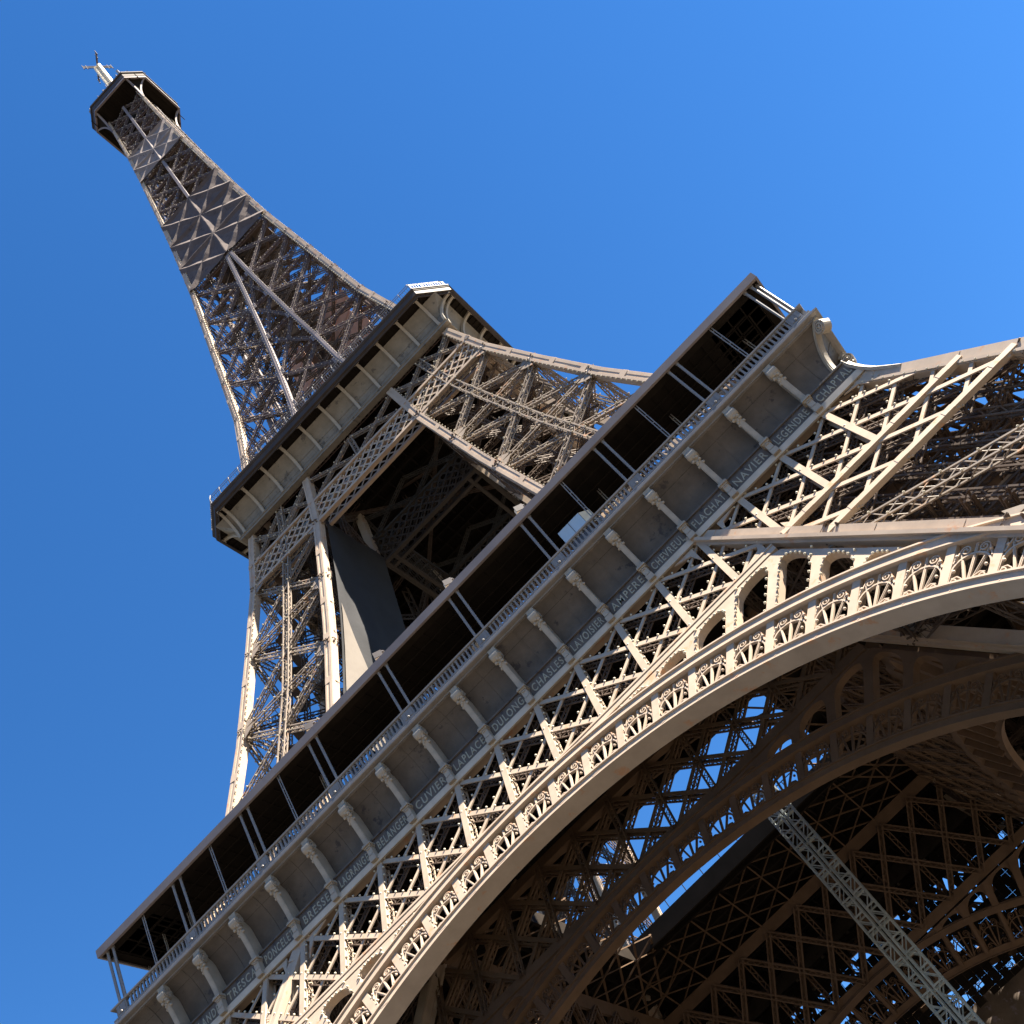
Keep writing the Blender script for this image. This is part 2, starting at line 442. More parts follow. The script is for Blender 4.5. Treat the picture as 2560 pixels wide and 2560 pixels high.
# ------------------------------------------------------------------ first-floor belt girder
def clipx(p0, p1, lo, hi):
    """clip an (x,z) segment to lo(z) <= |x| <= hi(z) by sampling"""
    T = np.linspace(0, 1, 41)
    ok = [t for t in T if lo((1-t)*p0[1]+t*p1[1])-1e-6 <= abs((1-t)*p0[0]+t*p1[0]) <= hi((1-t)*p0[1]+t*p1[1])+1e-6]
    if len(ok) < 2: return None
    f = lambda t: (p0[0]+(p1[0]-p0[0])*t, p0[1]+(p1[1]-p0[1])*t)
    return f(min(ok)), f(max(ok))
hl = lambda z: 59.68-KF*z
il = lambda z: 44.48-KF*z
ROWZ = [52.0, 48.4, 44.8, 41.5]
LACE = [None]
def belt(GF, detail, full=True):
    """girder of one face: chords, posts apart, double X bars with lacing"""
    mb = MB(); lc = MB(); LACE[0] = lc
    mb.beam(GF(-hl(52.5)+0.4, 52.5, -0.45), GF(hl(52.5)-0.4, 52.5, -0.45), 0.5, 0.5, NRM)
    mb.beam(GF(-21.9, 44.75, -0.20), GF(21.9, 44.75, -0.20), 0.78, 0.42, NRM)
    mb.beam(GF(-21.9, 45.02, 0.02), GF(21.9, 45.02, 0.02), 0.20, 0.10, NRM)
    mb.beam(GF(-21.9, 44.52, 0.02), GF(21.9, 44.52, 0.02), 0.26, 0.07, NRM)
    if full:
        for sx in (1, -1):
            for z0, o in ((44.95, 0.02), (41.75, 0.03)):
                a, b = il(z0)+0.5, hl(z0)-0.4
                mb.beam(GF(sx*a, z0, o), GF(sx*b, z0, o), 0.50, 0.22, NRM)
                mb.beam(GF(sx*a, z0-0.20, -0.12), GF(sx*b, z0-0.20, -0.12), 0.08, 0.2, NRM)
                for j in range(4):
                    xx = a+(b-a)*(j+0.6)/4
                    mb.beam(GF(sx*(xx-0.35), z0, o+0.02), GF(sx*(xx+0.35), z0, o+0.02), 0.53, 0.22, NRM)
    for k in range(-10, 11):
        for r in range(3):
            for s in (1, -1):
                p0, p1 = (k*P38, ROWZ[r]), ((k+s)*P38, ROWZ[r+1])
                if r == 2:
                    if not full: continue
                    c = clipx(p0, p1, lambda z: il(z)+0.2, lambda z: hl(z)-0.3)
                else:
                    c = clipx(p0, p1, lambda z: 0, lambda z: (hl(z) if full else il(z))-0.3)
                if not c: continue
                a, b = c
                A_, B_ = GF(*a, -0.05 if s > 0 else -0.17), GF(*b, -0.05 if s > 0 else -0.17)
                wd = 0.34 if s > 0 else 0.27
                mb.beam(A_, B_, wd, 0.09, NRM)
                if detail:
                    ax = unit(B_-A_); sd = np.cross(NRM, ax)
                    for e in (1, -1):
                        lc.beam(A_-NRM*0.6+sd*e*0.2, B_-NRM*0.6+sd*e*0.2, 0.09, 0.09, NRM)
                    L = np.linalg.norm(B_-A_); nn_ = int(L/0.42)
                    for i in range(nn_):
                        e = 1 if i % 2 else -1
                        lc.beam(A_-NRM*0.6+ax*(L*i/nn_)+sd*e*0.2, A_-NRM*0.6+ax*(L*(i+1)/nn_)-sd*e*0.2, 0.055, 0.03, NRM)
                        e2 = 0.08 if i % 2 else -0.55
                        lc.beam(A_+ax*(L*i/nn_)+NRM*e2-NRM*0.08, A_+ax*(L*(i+1)/nn_)-NRM*0.6-NRM*e2+NRM*0.05, 0.05, 0.03, sd)
    if full:       # gusset fillets where the belt meets the arch-side rafters and at the top nodes
        for sx in (1, -1):
            for (x, z, dx, dz) in ((il(51.6)-0.6, 51.7, -1.6, -2.2), (il(45.3)-0.6, 45.2, -1.7, 1.6), (il(50)+0.9, 51.7, 1.5, -1.6), (il(45.3)+1.1, 45.1, 1.6, 1.0), (hl(51)-0.9, 51.7, -1.4, -1.3)):
                mb.prism([GF(sx*x, z, 0.03), GF(sx*(x+dx), z, 0.03), GF(sx*(x+dx*0.25), z+dz*0.3, 0.03), GF(sx*x, z+dz, 0.03)], -NRM*0.1)
    return mb
girder = belt(G, True).build('belt_girder', PAINT, tower)
LACE[0].build('lacing', SHADEPAINT, girder)  # same paint as the girder; the shade on it is in the darker colour
postlamps = []
for k in range(-9, 10):                                   # uprights
    x = k*P38
    mb = MB()
    z1 = 45.1
    wide = abs(k) > 5
    if abs(k) == 9: z1 = 50.2
    mb.beam(G(0, 51.9, -0.02), G(0, z1, -0.02), 0.44, 0.16, NRM)
    if wide:
        mb.beam(G(0, 51.9, -0.35), G(0, z1, -0.35), 0.12, 0.60, NRM)
        mb.beam(G(0, 51.9, -0.70), G(0, z1, -0.70), 0.44, 0.10, NRM)
    else:
        mb.lattice(G(0, 51.9, -0.45), G(0, z1, -0.45), 0.42, 0.55, NRM, ch=0.09, lace=0.06, pitch=0.5)
    for i in range(8 if not wide else 0):
        z = 51.5+(z1-51.5)*(i+0.5)/8
        mb.ball(G(0.30, z, 0.0), 0.09)
    pb = MB(); pb.balls = mb.balls; mb.balls = []
    for q in pb.balls: postlamps.append((q[0]+x, q[1], q[2]))
    o = mb.build('post', PAINT, girder)
    o.location.x = x
# the lamps: the hundred that show largest as parts of their own, the others as one part
lampspots = [np.array(q) for q in postlamps]
for k in range(-9, 9):
    for r in range(2):
        p0, p1 = (k*P38, ROWZ[r]), ((k+1)*P38, ROWZ[r+1])
        c = clipx(p0, p1, lambda z: 0, lambda z: hl(z)-0.6)
        if not c: continue
        for i in range(6):
            t = (i+0.6)/6
            lampspots.append(G(c[0][0]+(c[1][0]-c[0][0])*t+0.16, c[0][1]+(c[1][1]-c[0][1])*t+0.15, 0.03))
        p0, p1 = ((k+1)*P38, ROWZ[r]), (k*P38, ROWZ[r+1])
        c = clipx(p0, p1, lambda z: 0, lambda z: hl(z)-0.6)
        if not c: continue
        for i in range(5):
            t = (i+0.6)/5
            lampspots.append(G(c[0][0]+(c[1][0]-c[0][0])*t-0.14, c[0][1]+(c[1][1]-c[0][1])*t+0.15, -0.08))
lampspots.sort(key=lambda p: np.linalg.norm(p-np.array(CAM)))
mb = MB(); mb.ball((0, 0, 0), 0.095); mb.tube((0, 0.05, -0.12), (0, 0.02, -0.03), 0.05, 0.05, 6)
l0 = mb.build('lamp_bulb', BULB, girder, smooth=True)
for i, p in enumerate(lampspots[:96]):
    o = l0 if i == 0 else l0.copy()
    if i: COL.objects.link(o); o.parent = girder
    o.location = p
mb = MB()
for p in lampspots[96:]: mb.ball(p, 0.095)
tag(mb.build('lamp_bulbs', BULB, girder, smooth=True), kind='stuff')

fb = belt(G, True, True)
for k in range(-20, 21):
    for s_ in (1, -1):
        c = clipx((k*P38/2, 52.0), ((k+s_*2)*P38/2, 44.8), lambda z: 0, lambda z: hl(z)-0.3)
        if c: fb.beam(G(*c[0], -0.9), G(*c[1], -0.9), 0.45, 0.08, NRM)
bg_far = fb.build('belt_girder', INNERSHADE, tower)
LACE[0].build('lacing', INNERSHADE, bg_far)
bg_far.matrix_local = Matrix.Rotation(PI/2, 4, 'Z')
for k in (1, 2):
    turn_copy(bg_far, k, tower)
def inner_belt():
    mb = MB()
    mb.beam(GI(-18.7, 53.3, -0.2), GI(18.7, 53.3, -0.2), 1.15, 0.5, -NRM)
    mb.beam(GI(-21.6, 44.9, -0.2), GI(21.6, 44.9, -0.2), 0.95, 0.5, -NRM)
    rz = [53.0, 49.0, 44.9]
    p = P38
    for k in range(-9, 10):
        if abs(k*p) < 20: mb.lattice(GI(k*p, 53, 0.15), GI(k*p, 44.9, 0.15), 0.5, 0.3, NRM, ch=0.1, lace=0.06)
        for r in range(2):
            for s in (1, -1):
                p0, p1 = (k*p, rz[r]), ((k+s)*p, rz[r+1])
                c = clipx(p0, p1, lambda z: 0, lambda z: il(z)-0.1)
                if c:
                    mb.beam(GI(*c[0], 0.0 if s > 0 else -0.1), GI(*c[1], 0.0 if s > 0 else -0.1), 0.34, 0.08, NRM)
                    mb.lattice(GI(*c[0], -0.5), GI(*c[1], -0.5), 0.55, 0.5, NRM, ch=0.13, lace=0.08)
    # raking lattice between the girder and the edge of the central well
    Q = lambda x, t: V3(x, -(18.0-7.2*t), 53.6+2.4*t)
    for k in range(-7, 8):
        for r in range(3):
            for s in (1, -1):
                x0, x1 = k*p, (k+s)*p
                if max(abs(x0), abs(x1)) > 17-1.2*r: continue
                mb.beam(Q(x0, r/3)+V3(0, 0, 0.05*s), Q(x1, (r+1)/3)+V3(0, 0, 0.05*s), 0.22 if s > 0 else 0.16, 0.1, V3(0, 0.3, 1))
        if abs(k*p) < 16: mb.beam(Q(k*p, 0)-V3(0, 0, 0.2), Q(k*p, 1)-V3(0, 0, 0.2), 0.14, 0.14, V3(0, 0.3, 1))
    return mb
ib = inner_belt().build('inner_girder', INNERSHADE, tower)
for k in (1, 2, 3): turn_copy(ib, k, tower)

rs = random.Random(21)
mb = MB()
for i in range(52):
    for j in range(22):
        x, z = -23+i*0.92, 39.0+j*0.62
        if rs.random() < 0.10 or (rs.random() < 0.35 and math.sin(i*0.9+j*0.35) > 0.8): continue
        yy = 31+0.12*rs.random()
        mb.box((x, yy, z), (x+0.90, yy+0.04, z+0.60))
    mb.box((-23+i*0.92, 31.2, 39), (-22.95+i*0.92, 31.28, 52.6))
mb.build('sky_blocking_boards', DECK, tower)  # made-up dark boards, added to shut out sky between the far girders

# ------------------------------------------------------------------ decorative arches
ZC, RO, RI = 10.95, 37.7, 33.7
STEP = R(4.32)
def AP(r, th, out=0.0):
    return G(r*math.sin(th), ZC + r*math.cos(th)/1.1154, out)
def ro_of(th):
    th = abs(th)
    return min(37.25/math.cos(th), 38.35/(math.sin(th)+0.4429*math.cos(th)))
def arch_ring(mb, th0, th1, n=150, dep=1.0):
    T = np.linspace(th0, th1, n)
    def ring(r0, r1, o0, o1):
        V = []
        for t in T:
            V += [AP(r0, t, o0), AP(r1, t, o0), AP(r1, t, o1), AP(r0, t, o1)]
        F = [(0, 1, 2, 3), tuple(4*(n-1)+i for i in (3, 2, 1, 0))]
        for i in range(n-1):
            for k in range(4):
                F.append((4*i+k, 4*i+4+k, 4*i+4+(k+1) % 4, 4*i+(k+1) % 4))
        mb.add(V, F)
    ring(RO-0.62, RO-0.02, 0.10, -0.75)       # outer chord
    ring(RO-0.02, RO+0.10, 0.22, -0.6)        # its projecting edge
    ring(RO-0.72, RO-0.62, 0.20, -0.1)
    ring(RI+0.02, RI+0.52, 0.10, -dep+0.15)       # inner chord
    ring(RI+0.52, RI+0.64, 0.22, -0.3)
    ring(RI-0.05, RI+0.02, 0.18, -dep)        # soffit plate
def arch_mesh(dep):
    mb = MB()
    arch_ring(mb, -R(74), R(74), dep=dep)
    for k in range(-17, 18):
        t = k*STEP
        mb.beam(AP(RI+0.4, t, -0.12), AP(RO-0.4, t, -0.12), 0.50, 0.24, NRM)
        mb.beam(AP(RI+0.4, t, -0.50), AP(RO-0.4, t, -0.50), 0.30, 0.5, NRM)
        # joints of the chord plates
        mb.beam(AP(RI+0.27, t+0.02, 0.10)-V3(0.35*math.cos(t), 0, 0), AP(RI+0.27, t+0.02, 0.10)+V3(0.35*math.cos(t), 0, 0), 0.06, 0.03, NRM)
    for side in (1, -1):                             # plated spandrel with arched openings
        for k in range(1, 10):
            tA, tB = k*STEP, (k+1)*STEP
            if tA < R(8): continue
            tr = lambda r, t, o: AP(r, t*side, o)
            for t in (tA, tB):
                pw = R(0.52)
                if t == tB and k < 9: continue
                if ro_of(t) < RO+0.3: continue
                mb.prism([tr(RO, t-pw, 0), tr(RO, t+pw, 0), tr(ro_of(t+pw)-0.02, t+pw, 0), tr(ro_of(t-pw)-0.02, t-pw, 0)][::side], -NRM*0.7)
            a, b = tA+R(0.52), tB-R(0.52)
            T = np.linspace(a, b, 15); c_, h_ = (a+b)/2, (b-a)/2
            rh = []
            for t in T:
                H = max(0.0, ro_of(t)-0.28-RO)
                u = abs((t-c_)/h_)
                cap = min(1.0, 1.15/max(H, 1e-3))
                rh.append(RO + H*(1-cap*(1-math.sqrt(max(0, 1-u**2.4)))))
            for i in range(14):
                q0, q1 = ro_of(T[i]), ro_of(T[i+1])
                if min(q0-rh[i], q1-rh[i+1]) < 0.02: continue
                mb.prism([tr(rh[i], T[i], 0), tr(rh[i+1], T[i+1], 0), tr(q1, T[i+1], 0), tr(q0, T[i], 0)][::side], -NRM*0.55)
            for i in range(1, 14, 2):
                if rh[i]-RO > 0.5: mb.ball(tr(rh[i]-0.06, T[i], 0.05), 0.10)
            H = ro_of(c_)-RO
            for j in range(int(H/0.7)):
                mb.ball(tr(RO+0.35+0.7*j, b-R(0.1), 0.05), 0.10); mb.ball(tr(RO+0.35+0.7*j, a+R(0.1), 0.05), 0.10)
    return mb
mb = arch_mesh(1.0)
ab = mb.balls; mb.balls = []
arch = mb.build('arch', PAINT, tower)
b_ = MB(); b_.balls = ab; al = tag(b_.build('lamp_bulbs', BULB, arch), kind='stuff')

def spiral(cx, cy, r, turns, start, sgn, o):
    P = []
    n = int(16*turns)
    for i in range(n+1):
        f = i/n
        an = start + sgn*2*PI*turns*f
        rad = r*(1-0.80*f)
        P.append((cx+rad*math.cos(an), cy+rad*math.sin(an), o))
    return P
mb = MB()                                        # one fan panel, in (tangent, radius, outward)
UZ = (0, 0, 1)
rb, rt = RI+0.5, RO-0.55
for dx, top, wd in ((-0.80, 2.25, 0.13), (0, 2.60, 0.15), (0.80, 2.25, 0.13)):
    mb.beam((0.10*np.sign(dx), rb-0.05, -0.12), (dx, rb+top, -0.12), wd, 0.12, UZ)
    mb.beam((0.10*np.sign(dx), rb-0.05, -0.05), (dx, rb+top, -0.05), 0.04, 0.05, UZ)
hw = 1.07
path = [(-hw, rb+0.1, -0.12), (-hw, rb+0.75, -0.12)] + [(-hw*math.cos(a), rb+0.95+1.0*math.sin(a), -0.12) for a in np.linspace(0, PI, 17)] + [(hw, rb+0.75, -0.12), (hw, rb+0.1, -0.12)]
mb.sweep(path, 0.18, 0.10, UZ)
for sx in (1, -1):
    mb.sweep(spiral(sx*0.50, rb+2.18, 0.30, 1.6, PI*0.5-sx*PI*0.5, sx, -0.06), 0.14, 0.065, UZ)
    mb.sweep([(sx*0.80, rb+2.18, -0.06), (sx*0.86, rb+2.0, -0.06), (sx*1.04, rb+1.5, -0.06)], 0.14, 0.075, UZ)
    mb.prism([(sx*0.98, rb+1.75, -0.08), (sx*1.15, rb+2.5, -0.08), (sx*1.22, rb+1.2, -0.08)], (0, 0, -0.08))
    mb.sweep(spiral(sx*0.78, rb+0.34, 0.24, 1.5, PI*0.5-sx*PI*0.5, -sx, -0.06), 0.14, 0.06, UZ)
    mb.sweep([(sx*0.22, rb+0.05, -0.06), (sx*0.34, rb+0.42, -0.06), (sx*0.60, rb+0.60, -0.06), (sx*0.9, rb+0.52, -0.06)], 0.14, 0.065, UZ)
    mb.ball((sx*0.92, rb+1.9, 0.02), 0.10); mb.ball((sx*0.86, rb+0.95, 0.02), 0.10)
fan0 = mb.build('fan_panel', PAINT, arch)
basis = Matrix(((1, 0, 0), (0, KF/1.1154, 1/1.1154), tuple(NRM))).transposed().to_4x4()
basis.translation = Vector(G(0, ZC, 0))
for i, k in enumerate(range(-14, 14)):
    o = fan0 if i == 0 else fan0.copy()
    if i: COL.objects.link(o); o.parent = arch
    o.matrix_local = basis @ Matrix.Rotation(-(k+0.5)*STEP, 4, 'Z')
# the seven other arches: three outer ones and the four behind, on the inner side of the legs
tmp = arch_mesh(0.45); tmp.balls = []; tmp = tmp.build('arch', ARCHSHADE); far_mesh = tmp.data; bpy.data.objects.remove(tmp)
far_fan = fan0.data.copy(); far_fan.materials.clear(); far_fan.materials.append(INNERSHADE)
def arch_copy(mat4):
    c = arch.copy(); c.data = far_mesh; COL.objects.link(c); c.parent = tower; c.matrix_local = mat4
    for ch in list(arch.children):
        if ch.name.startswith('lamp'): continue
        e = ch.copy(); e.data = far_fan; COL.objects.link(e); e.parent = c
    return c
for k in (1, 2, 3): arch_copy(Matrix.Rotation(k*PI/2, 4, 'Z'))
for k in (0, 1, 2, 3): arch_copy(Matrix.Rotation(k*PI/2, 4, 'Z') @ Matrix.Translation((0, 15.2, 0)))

# ------------------------------------------------------------------ first-floor frieze
def run(mb, prof, closed=False, ext=0.0):
    """profile of (outward distance, z) run along the front with mitred ends"""
    V = []
    for o, z in prof: V += [(-o-ext, -o, z), (o+ext, -o, z)]
    mb.add(V, [(2*i, 2*i+1, 2*i+3, 2*i+2) for i in range(len(prof)-1)])
frieze = MB()
cove = [(33.25+2.95*(1-math.cos(t)), 53.8+3.68*math.sin(t)) for t in np.linspace(0, 1.15, 20)]
run(frieze, [(33.4, 52.3), (34.08, 52.3), (34.08, 53.56), (34.22, 53.60), (34.22, 53.72), (33.25, 53.78)] + cove + [(35.02, 57.16)])
for k in range(18):                                # vertical seam in the middle of each bay, panel joints
    x = (k-8.5)*P38
    frieze.sweep([(x, -o-0.01, z) for o, z in cove], 0.07, 0.05, (1, 0, 0))
frieze_o = frieze.build('frieze', FRIEZE, tower)
mb = MB(); run(mb, [(34.16, 51.78), (34.36, 51.78), (34.36, 52.2), (34.28, 52.24), (34.28, 52.34), (34.05, 52.36)]); mb.build('ledge', LEDGEP, frieze_o)
mb = MB(); run(mb, [(34.9, 57.14), (35.18, 57.16), (35.18, 57.26), (35.5, 57.32), (35.56, 57.36), (35.56, 57.46), (35.44, 57.50), (35.44, 57.60), (35.24, 57.66), (35.24, 57.88), (35.20, 57.95), (34.4, 57.96)]); mb.build('cornice', POSTM, frieze_o)
NAMES = 'SEGUIN LALANDE TRESCA PONCELET BRESSE LAGRANGE BELANGER CUVIER LAPLACE DULONG CHASLES LAVOISIER AMPERE CHEVREUL FLACHAT NAVIER LEGENDRE CHAPTAL'.split()
def me_w(me):
    xs_ = [v.co.x for v in me.vertices]
    return max(xs_)-min(xs_)
def lettering(txt, parent, loc, size, material):
    cu = bpy.data.curves.new('lettering', 'FONT')
    cu.body = txt; cu.size = size; cu.align_x = 'CENTER'; cu.extrude = 0.03; cu.space_character = 1.22; cu.offset = 0.008
    to = bpy.data.objects.new('lettering', cu); COL.objects.link(to)
    dg = bpy.context.evaluated_depsgraph_get()
    me = bpy.data.meshes.new_from_object(to.evaluated_get(dg))
    bpy.data.objects.remove(to)
    me.materials.append(material)
    o = bpy.data.objects.new('lettering', me); COL.objects.link(o)
    o.parent = parent; o.location = loc; o.rotation_euler = (PI/2, 0, 0)
    o.scale.x = min(0.80, 2.85/max(0.1, me_w(me)))
    return o
mb = MB()
x0 = P38/2-0.34
mb.box((-x0, -34.12, 52.42), (x0, -34.02, 53.50))
mb.box((-x0, -34.15, 52.42), (x0, -34.121, 52.47)); mb.box((-x0, -34.15, 53.45), (x0, -34.121, 53.50))
np0 = mb.build('name_panel', FRIEZE, frieze_o)
for i, nm in enumerate(NAMES):
    o = np0 if i == 0 else np0.copy()
    if i: COL.objects.link(o); o.parent = frieze_o
    o.location.x = (i-8.5)*P38
    lettering(nm, o, (0, -34.125, 52.63), 0.90, LETTER)

mb = MB()                                          # one console
mb.box((-0.27, -34.66, 51.95), (0.27, -34.0, 52.36))
mb.box((-0.22, -34.58, 52.36), (0.22, -34.0, 53.14))
mb.box((-0.15, -34.64, 52.46), (0.15, -34.58, 52.58)); mb.box((-0.15, -34.64, 52.95), (0.15, -34.58, 53.05))
mb.box((-0.26, -34.62, 52.36), (0.26, -34.0, 52.44))
mb.box((-0.28, -34.66, 53.08), (0.28, -34.0, 53.2)); mb.box((-0.36, -34.78, 53.2), (0.36, -34.0, 53.30)); mb.box((-0.32, -34.70, 53.30), (0.32, -34.0, 53.44))
sp = [(0, -34.36-0.72*f**1.5, 53.44+2.75*f) for f in np.linspace(0, 1, 8)]
mb.sweep(sp, 0.40, 0.34, (1, 0, 0))
mb.prism([(-0.16, -34.4, 53.4), (-0.16, -35.0, 56.2), (-0.16, -35.0, 57.1), (-0.16, -33.9, 56.2), (-0.16, -33.2, 53.4)], (0.32, 0, 0))
mb.sweep([(0, p[1]-0.17, p[2]) for p in sp], 0.26, 0.06, (1, 0, 0))
vc = V3(0, -35.10, 56.42)
mb.tube(vc-V3(0.30, 0, 0), vc+V3(0.30, 0, 0), 0.44, 0.44, 20)
for sx in (1, -1):
    mb.sweep([(sx*0.33, vc[1]+r_*math.cos(a_), vc[2]+r_*math.sin(a_)) for r_, a_ in [(0.42*(1-0.78*i/36), 2*PI*2.1*i/36) for i in range(37)]], 0.10, 0.09, (1, 0, 0))
    mb.ball(vc+V3(sx*0.33, 0, 0), 0.11)
for j in range(9):                                 # carved leaf below the scroll
    a_ = -0.5+1.0*((j*0.618) % 1); f_ = j/8
    mb.ball((0.24*math.sin(j*2.4), -35.28+0.42*f_, 56.1-0.75*f_), 0.17-0.05*f_)
mb.box((-0.30, -35.30, 56.84), (0.30, -34.7, 57.15))
con0 = mb.build('console', STONEY, frieze_o)
for i, k in enumerate(range(-8, 9)):
    o = con0 if i == 0 else con0.copy()
    if i: COL.objects.link(o); o.parent = frieze_o
    o.location.x = k*P38
mb = MB()                                          # the corner: a broad flange down the mitre, with a scroll at the top
dg_ = unit((1, -1, 0)); sd_ = unit((1, 1, 0))
pth = [V3(o*1.0, -o*1.0, z)+dg_*0.06 for o, z in cove]
mb.sweep(pth, 0.50, 0.22, sd_)
mb.sweep([p+dg_*0.12 for p in pth], 0.30, 0.08, sd_)
low = [V3(o, -o, z)+dg_*0.06 for o, z in ((35.42, 49.0), (34.95, 50.1), (34.5, 51.2), (34.2, 52.2), (34.0, 53.1), (33.92, 53.8))]
mb.sweep(low, 0.50, 0.22, sd_)
vc = V3(34.75, -34.75, 56.35)+dg_*0.25
mb.tube(vc-sd_*0.32, vc+sd_*0.32, 0.50, 0.50, 20)
for sx in (1, -1):
    mb.sweep([vc+sd_*sx*0.35+dg_*(r_*math.cos(a_))+V3(0, 0, r_*math.sin(a_)) for r_, a_ in [(0.47*(1-0.78*i/36), 2*PI*2.1*i/36) for i in range(37)]], 0.10, 0.10, sd_)
    mb.ball(vc+sd_*sx*0.35, 0.12)
mb.build('console', STONEY, frieze_o)
side_f = frieze_o.copy()
for k in (1, 2, 3):
    c = frieze_o.copy(); COL.objects.link(c); c.parent = tower; c.matrix_local = Matrix.Rotation(k*PI/2, 4, 'Z')
    for ch in list(frieze_o.children):
        if ch.name.startswith('name_panel'): continue
        e = ch.copy(); COL.objects.link(e); e.parent = c
bpy.data.objects.remove(side_f)

# balustrade
mb = MB()
yb = -35.06
run(mb, [(34.92, 57.95), (35.22, 57.95), (35.22, 58.08), (34.92, 58.08)])
run(mb, [(34.90, 58.92), (35.24, 58.92), (35.27, 58.97), (35.27, 59.05), (34.88, 59.06), (34.90, 58.92)])
piers = [k*P38 for k in range(-9, 10, 2)]
x = -34.7
while x < 34.8:
    if min(abs(x-p) for p in piers) > 0.62:
        for za, zb_, wa, wb in ((58.08, 58.50, 0.24, 0.11), (58.50, 58.58, 0.16, 0.16), (58.58, 58.80, 0.10, 0.12), (58.80, 58.92, 0.20, 0.30)):
            mb.sweep([(x, yb, za), (x, yb, zb_)], [wa, wb], [0.16, 0.16], (1, 0, 0))
    x += 0.352
for p in piers:
    p = max(-34.8, min(34.8, p))
    mb.box((p-0.52, yb-0.13, 58.06), (p+0.52, yb+0.13, 58.95)); mb.box((p-0.40, yb-0.17, 58.2), (p-0.18, yb-0.13, 58.8)); mb.box((p+0.18, yb-0.17, 58.2), (p+0.40, yb-0.13, 58.8))
    mb.ball((p-0.02, yb-0.18, 58.25), 0.11)
bal = mb.build('balustrade', POSTM, tower)
for k in (1, 2, 3): turn_copy(bal, k, tower)

# ------------------------------------------------------------------ first-floor canopy and deck
mb = MB()
run(mb, [(29.7, 64.42), (35.26, 64.52), (35.26, 63.80), (35.12, 63.76), (35.06, 63.76), (35.06, 64.06), (29.72, 64.06), (29.7, 64.42)])
canopy = mb.build('canopy_roof', ROOFP, tower)
mb = MB()
run(mb, [(35.04, 63.92), (34.3, 63.86), (34.3, 64.05)])
run(mb, [(30.1, 64.05), (30.1, 63.80), (29.76, 63.80), (29.72, 64.05)])
x = -34.2
while x < 34.3:
    mb.beam((x, -34.3, 63.98), (x, -30.1, 63.98), 0.10, 0.14, V3(0, 0, 1)); x += P38/3
for y in (-33.2, -32.0, -30.9):
    mb.beam((-33, y, 63.90), (33, y, 63.90), 0.12, 0.10, V3(0, 0, 1))
mb.box((-34.2, -34.25, 64.0), (34.2, -30.15, 64.055))
x = -33
while x < 33:                                     # gutter loops
    mb.tube((x, -29.68, 63.8), (x, -29.55, 64.3), 0.04, 0.04, 6); x += 2.6
und = mb.build('canopy_soffit', DECK, canopy)
def column(r):
    mb = MB(); mb.tube((0, 0, 59.0), (0, 0, 63.95), r, r, 10); mb.tube((0, 0, 59.0), (0, 0, 59.18), r*1.7, r*1.7, 10); mb.tube((0, 0, 63.75), (0, 0, 63.92), r*1.5, r*1.5, 10)
    return mb
pc = column(0.105).build('canopy_post', POSTM, canopy, smooth=False)
mb = column(0.045); 
tw = MB(); tw.tube((-0.09, 0, 59.0), (-0.09, 0, 63.95), 0.045, 0.045, 6); tw.tube((0.09, 0, 59.0), (0.09, 0, 63.95), 0.045, 0.045, 6)
for i in range(5): tw.box((-0.09, -0.03, 59.4+i*1.0), (0.09, 0.03, 59.46+i*1.0))
tp = tw.build('canopy_post', POSTM, canopy)
first = True
for k in range(-9, 10, 2):
    for s in (-0.41, 0.41):
        xx = k*P38+s
        if k == -9: xx = -33.9 if s > 0 else -34.5
        if k == 9: xx = 33.9 if s < 0 else 34.5
        o = pc if first else pc.copy()
        if not first: COL.objects.link(o); o.parent = canopy
        first = False
        o.location = (xx, -34.9, 0)
first = True
for k in (-8, -6, -4, 4, 6, 8):
    for y in (-34.9, -31.6):
        o = tp if first else tp.copy()
        if not first: COL.objects.link(o); o.parent = canopy
        first = False
        o.location = (k*P38+(0.0 if y < -33 else 1.4), y, 0)
for k in (1, 2, 3):
    c = canopy.copy(); COL.objects.link(c); c.parent = tower; c.matrix_local = Matrix.Rotation(k*PI/2, 4, 'Z')
    for ch in list(canopy.children):
        e = ch.copy(); COL.objects.link(e); e.parent = c

mb = MB()
OX, OY0, OY1 = 13.8, -10.2, 8.8
for a, b in (((-34.3, -34.3), (34.3, OY0)), ((-34.3, OY1), (34.3, 34.3)), ((-34.3, OY0+0.003), (-OX, OY1-0.003)), ((OX, OY0+0.003), (34.3, OY1-0.003))):
    mb.box((a[0], a[1], 56.6), (b[0], b[1], 57.3))
x = -32
while x <= 32:
    for y0_, y1_ in ((-33.5, OY0), (OY1, 33.5)) if abs(x) < OX else ((-33.5, 33.5),):
        mb.beam((x, y0_, 56.2), (x, y1_, 56.2), 0.16, 0.8, V3(0, 0, 1))
    x += P38/2
for y in np.arange(-32, 33, P38):
    for a, b in ((-33.5, -OX), (OX, 33.5)) if OY0 < y < OY1 else ((-33.5, 33.5),):
        mb.beam((a, y, 55.9), (b, y, 55.9), 0.3, 1.1, V3(0, 0, 1))
for y in (OY0, OY1): mb.beam((-OX, y, 56.3), (OX, y, 56.3), 0.3, 1.6, V3(0, 0, 1))
for x in (-OX, OX): mb.beam((x, OY0, 56.3), (x, OY1, 56.3), 0.3, 1.6, V3(0, 0, 1))
for i in range(12):                                # balusters round the well
    x = -OX+(i+0.5)*2*OX/12
    for y in (OY0-0.2, OY1+0.2): mb.tube((x, y, 57.3), (x, y, 58.6), 0.05, 0.05, 6)
for y in (OY0-0.2, OY1+0.2): mb.beam((-OX, y, 58.6), (OX, y, 58.6), 0.08, 0.08, V3(0, 0, 1))
mb.build('first_floor', DECK, tower)

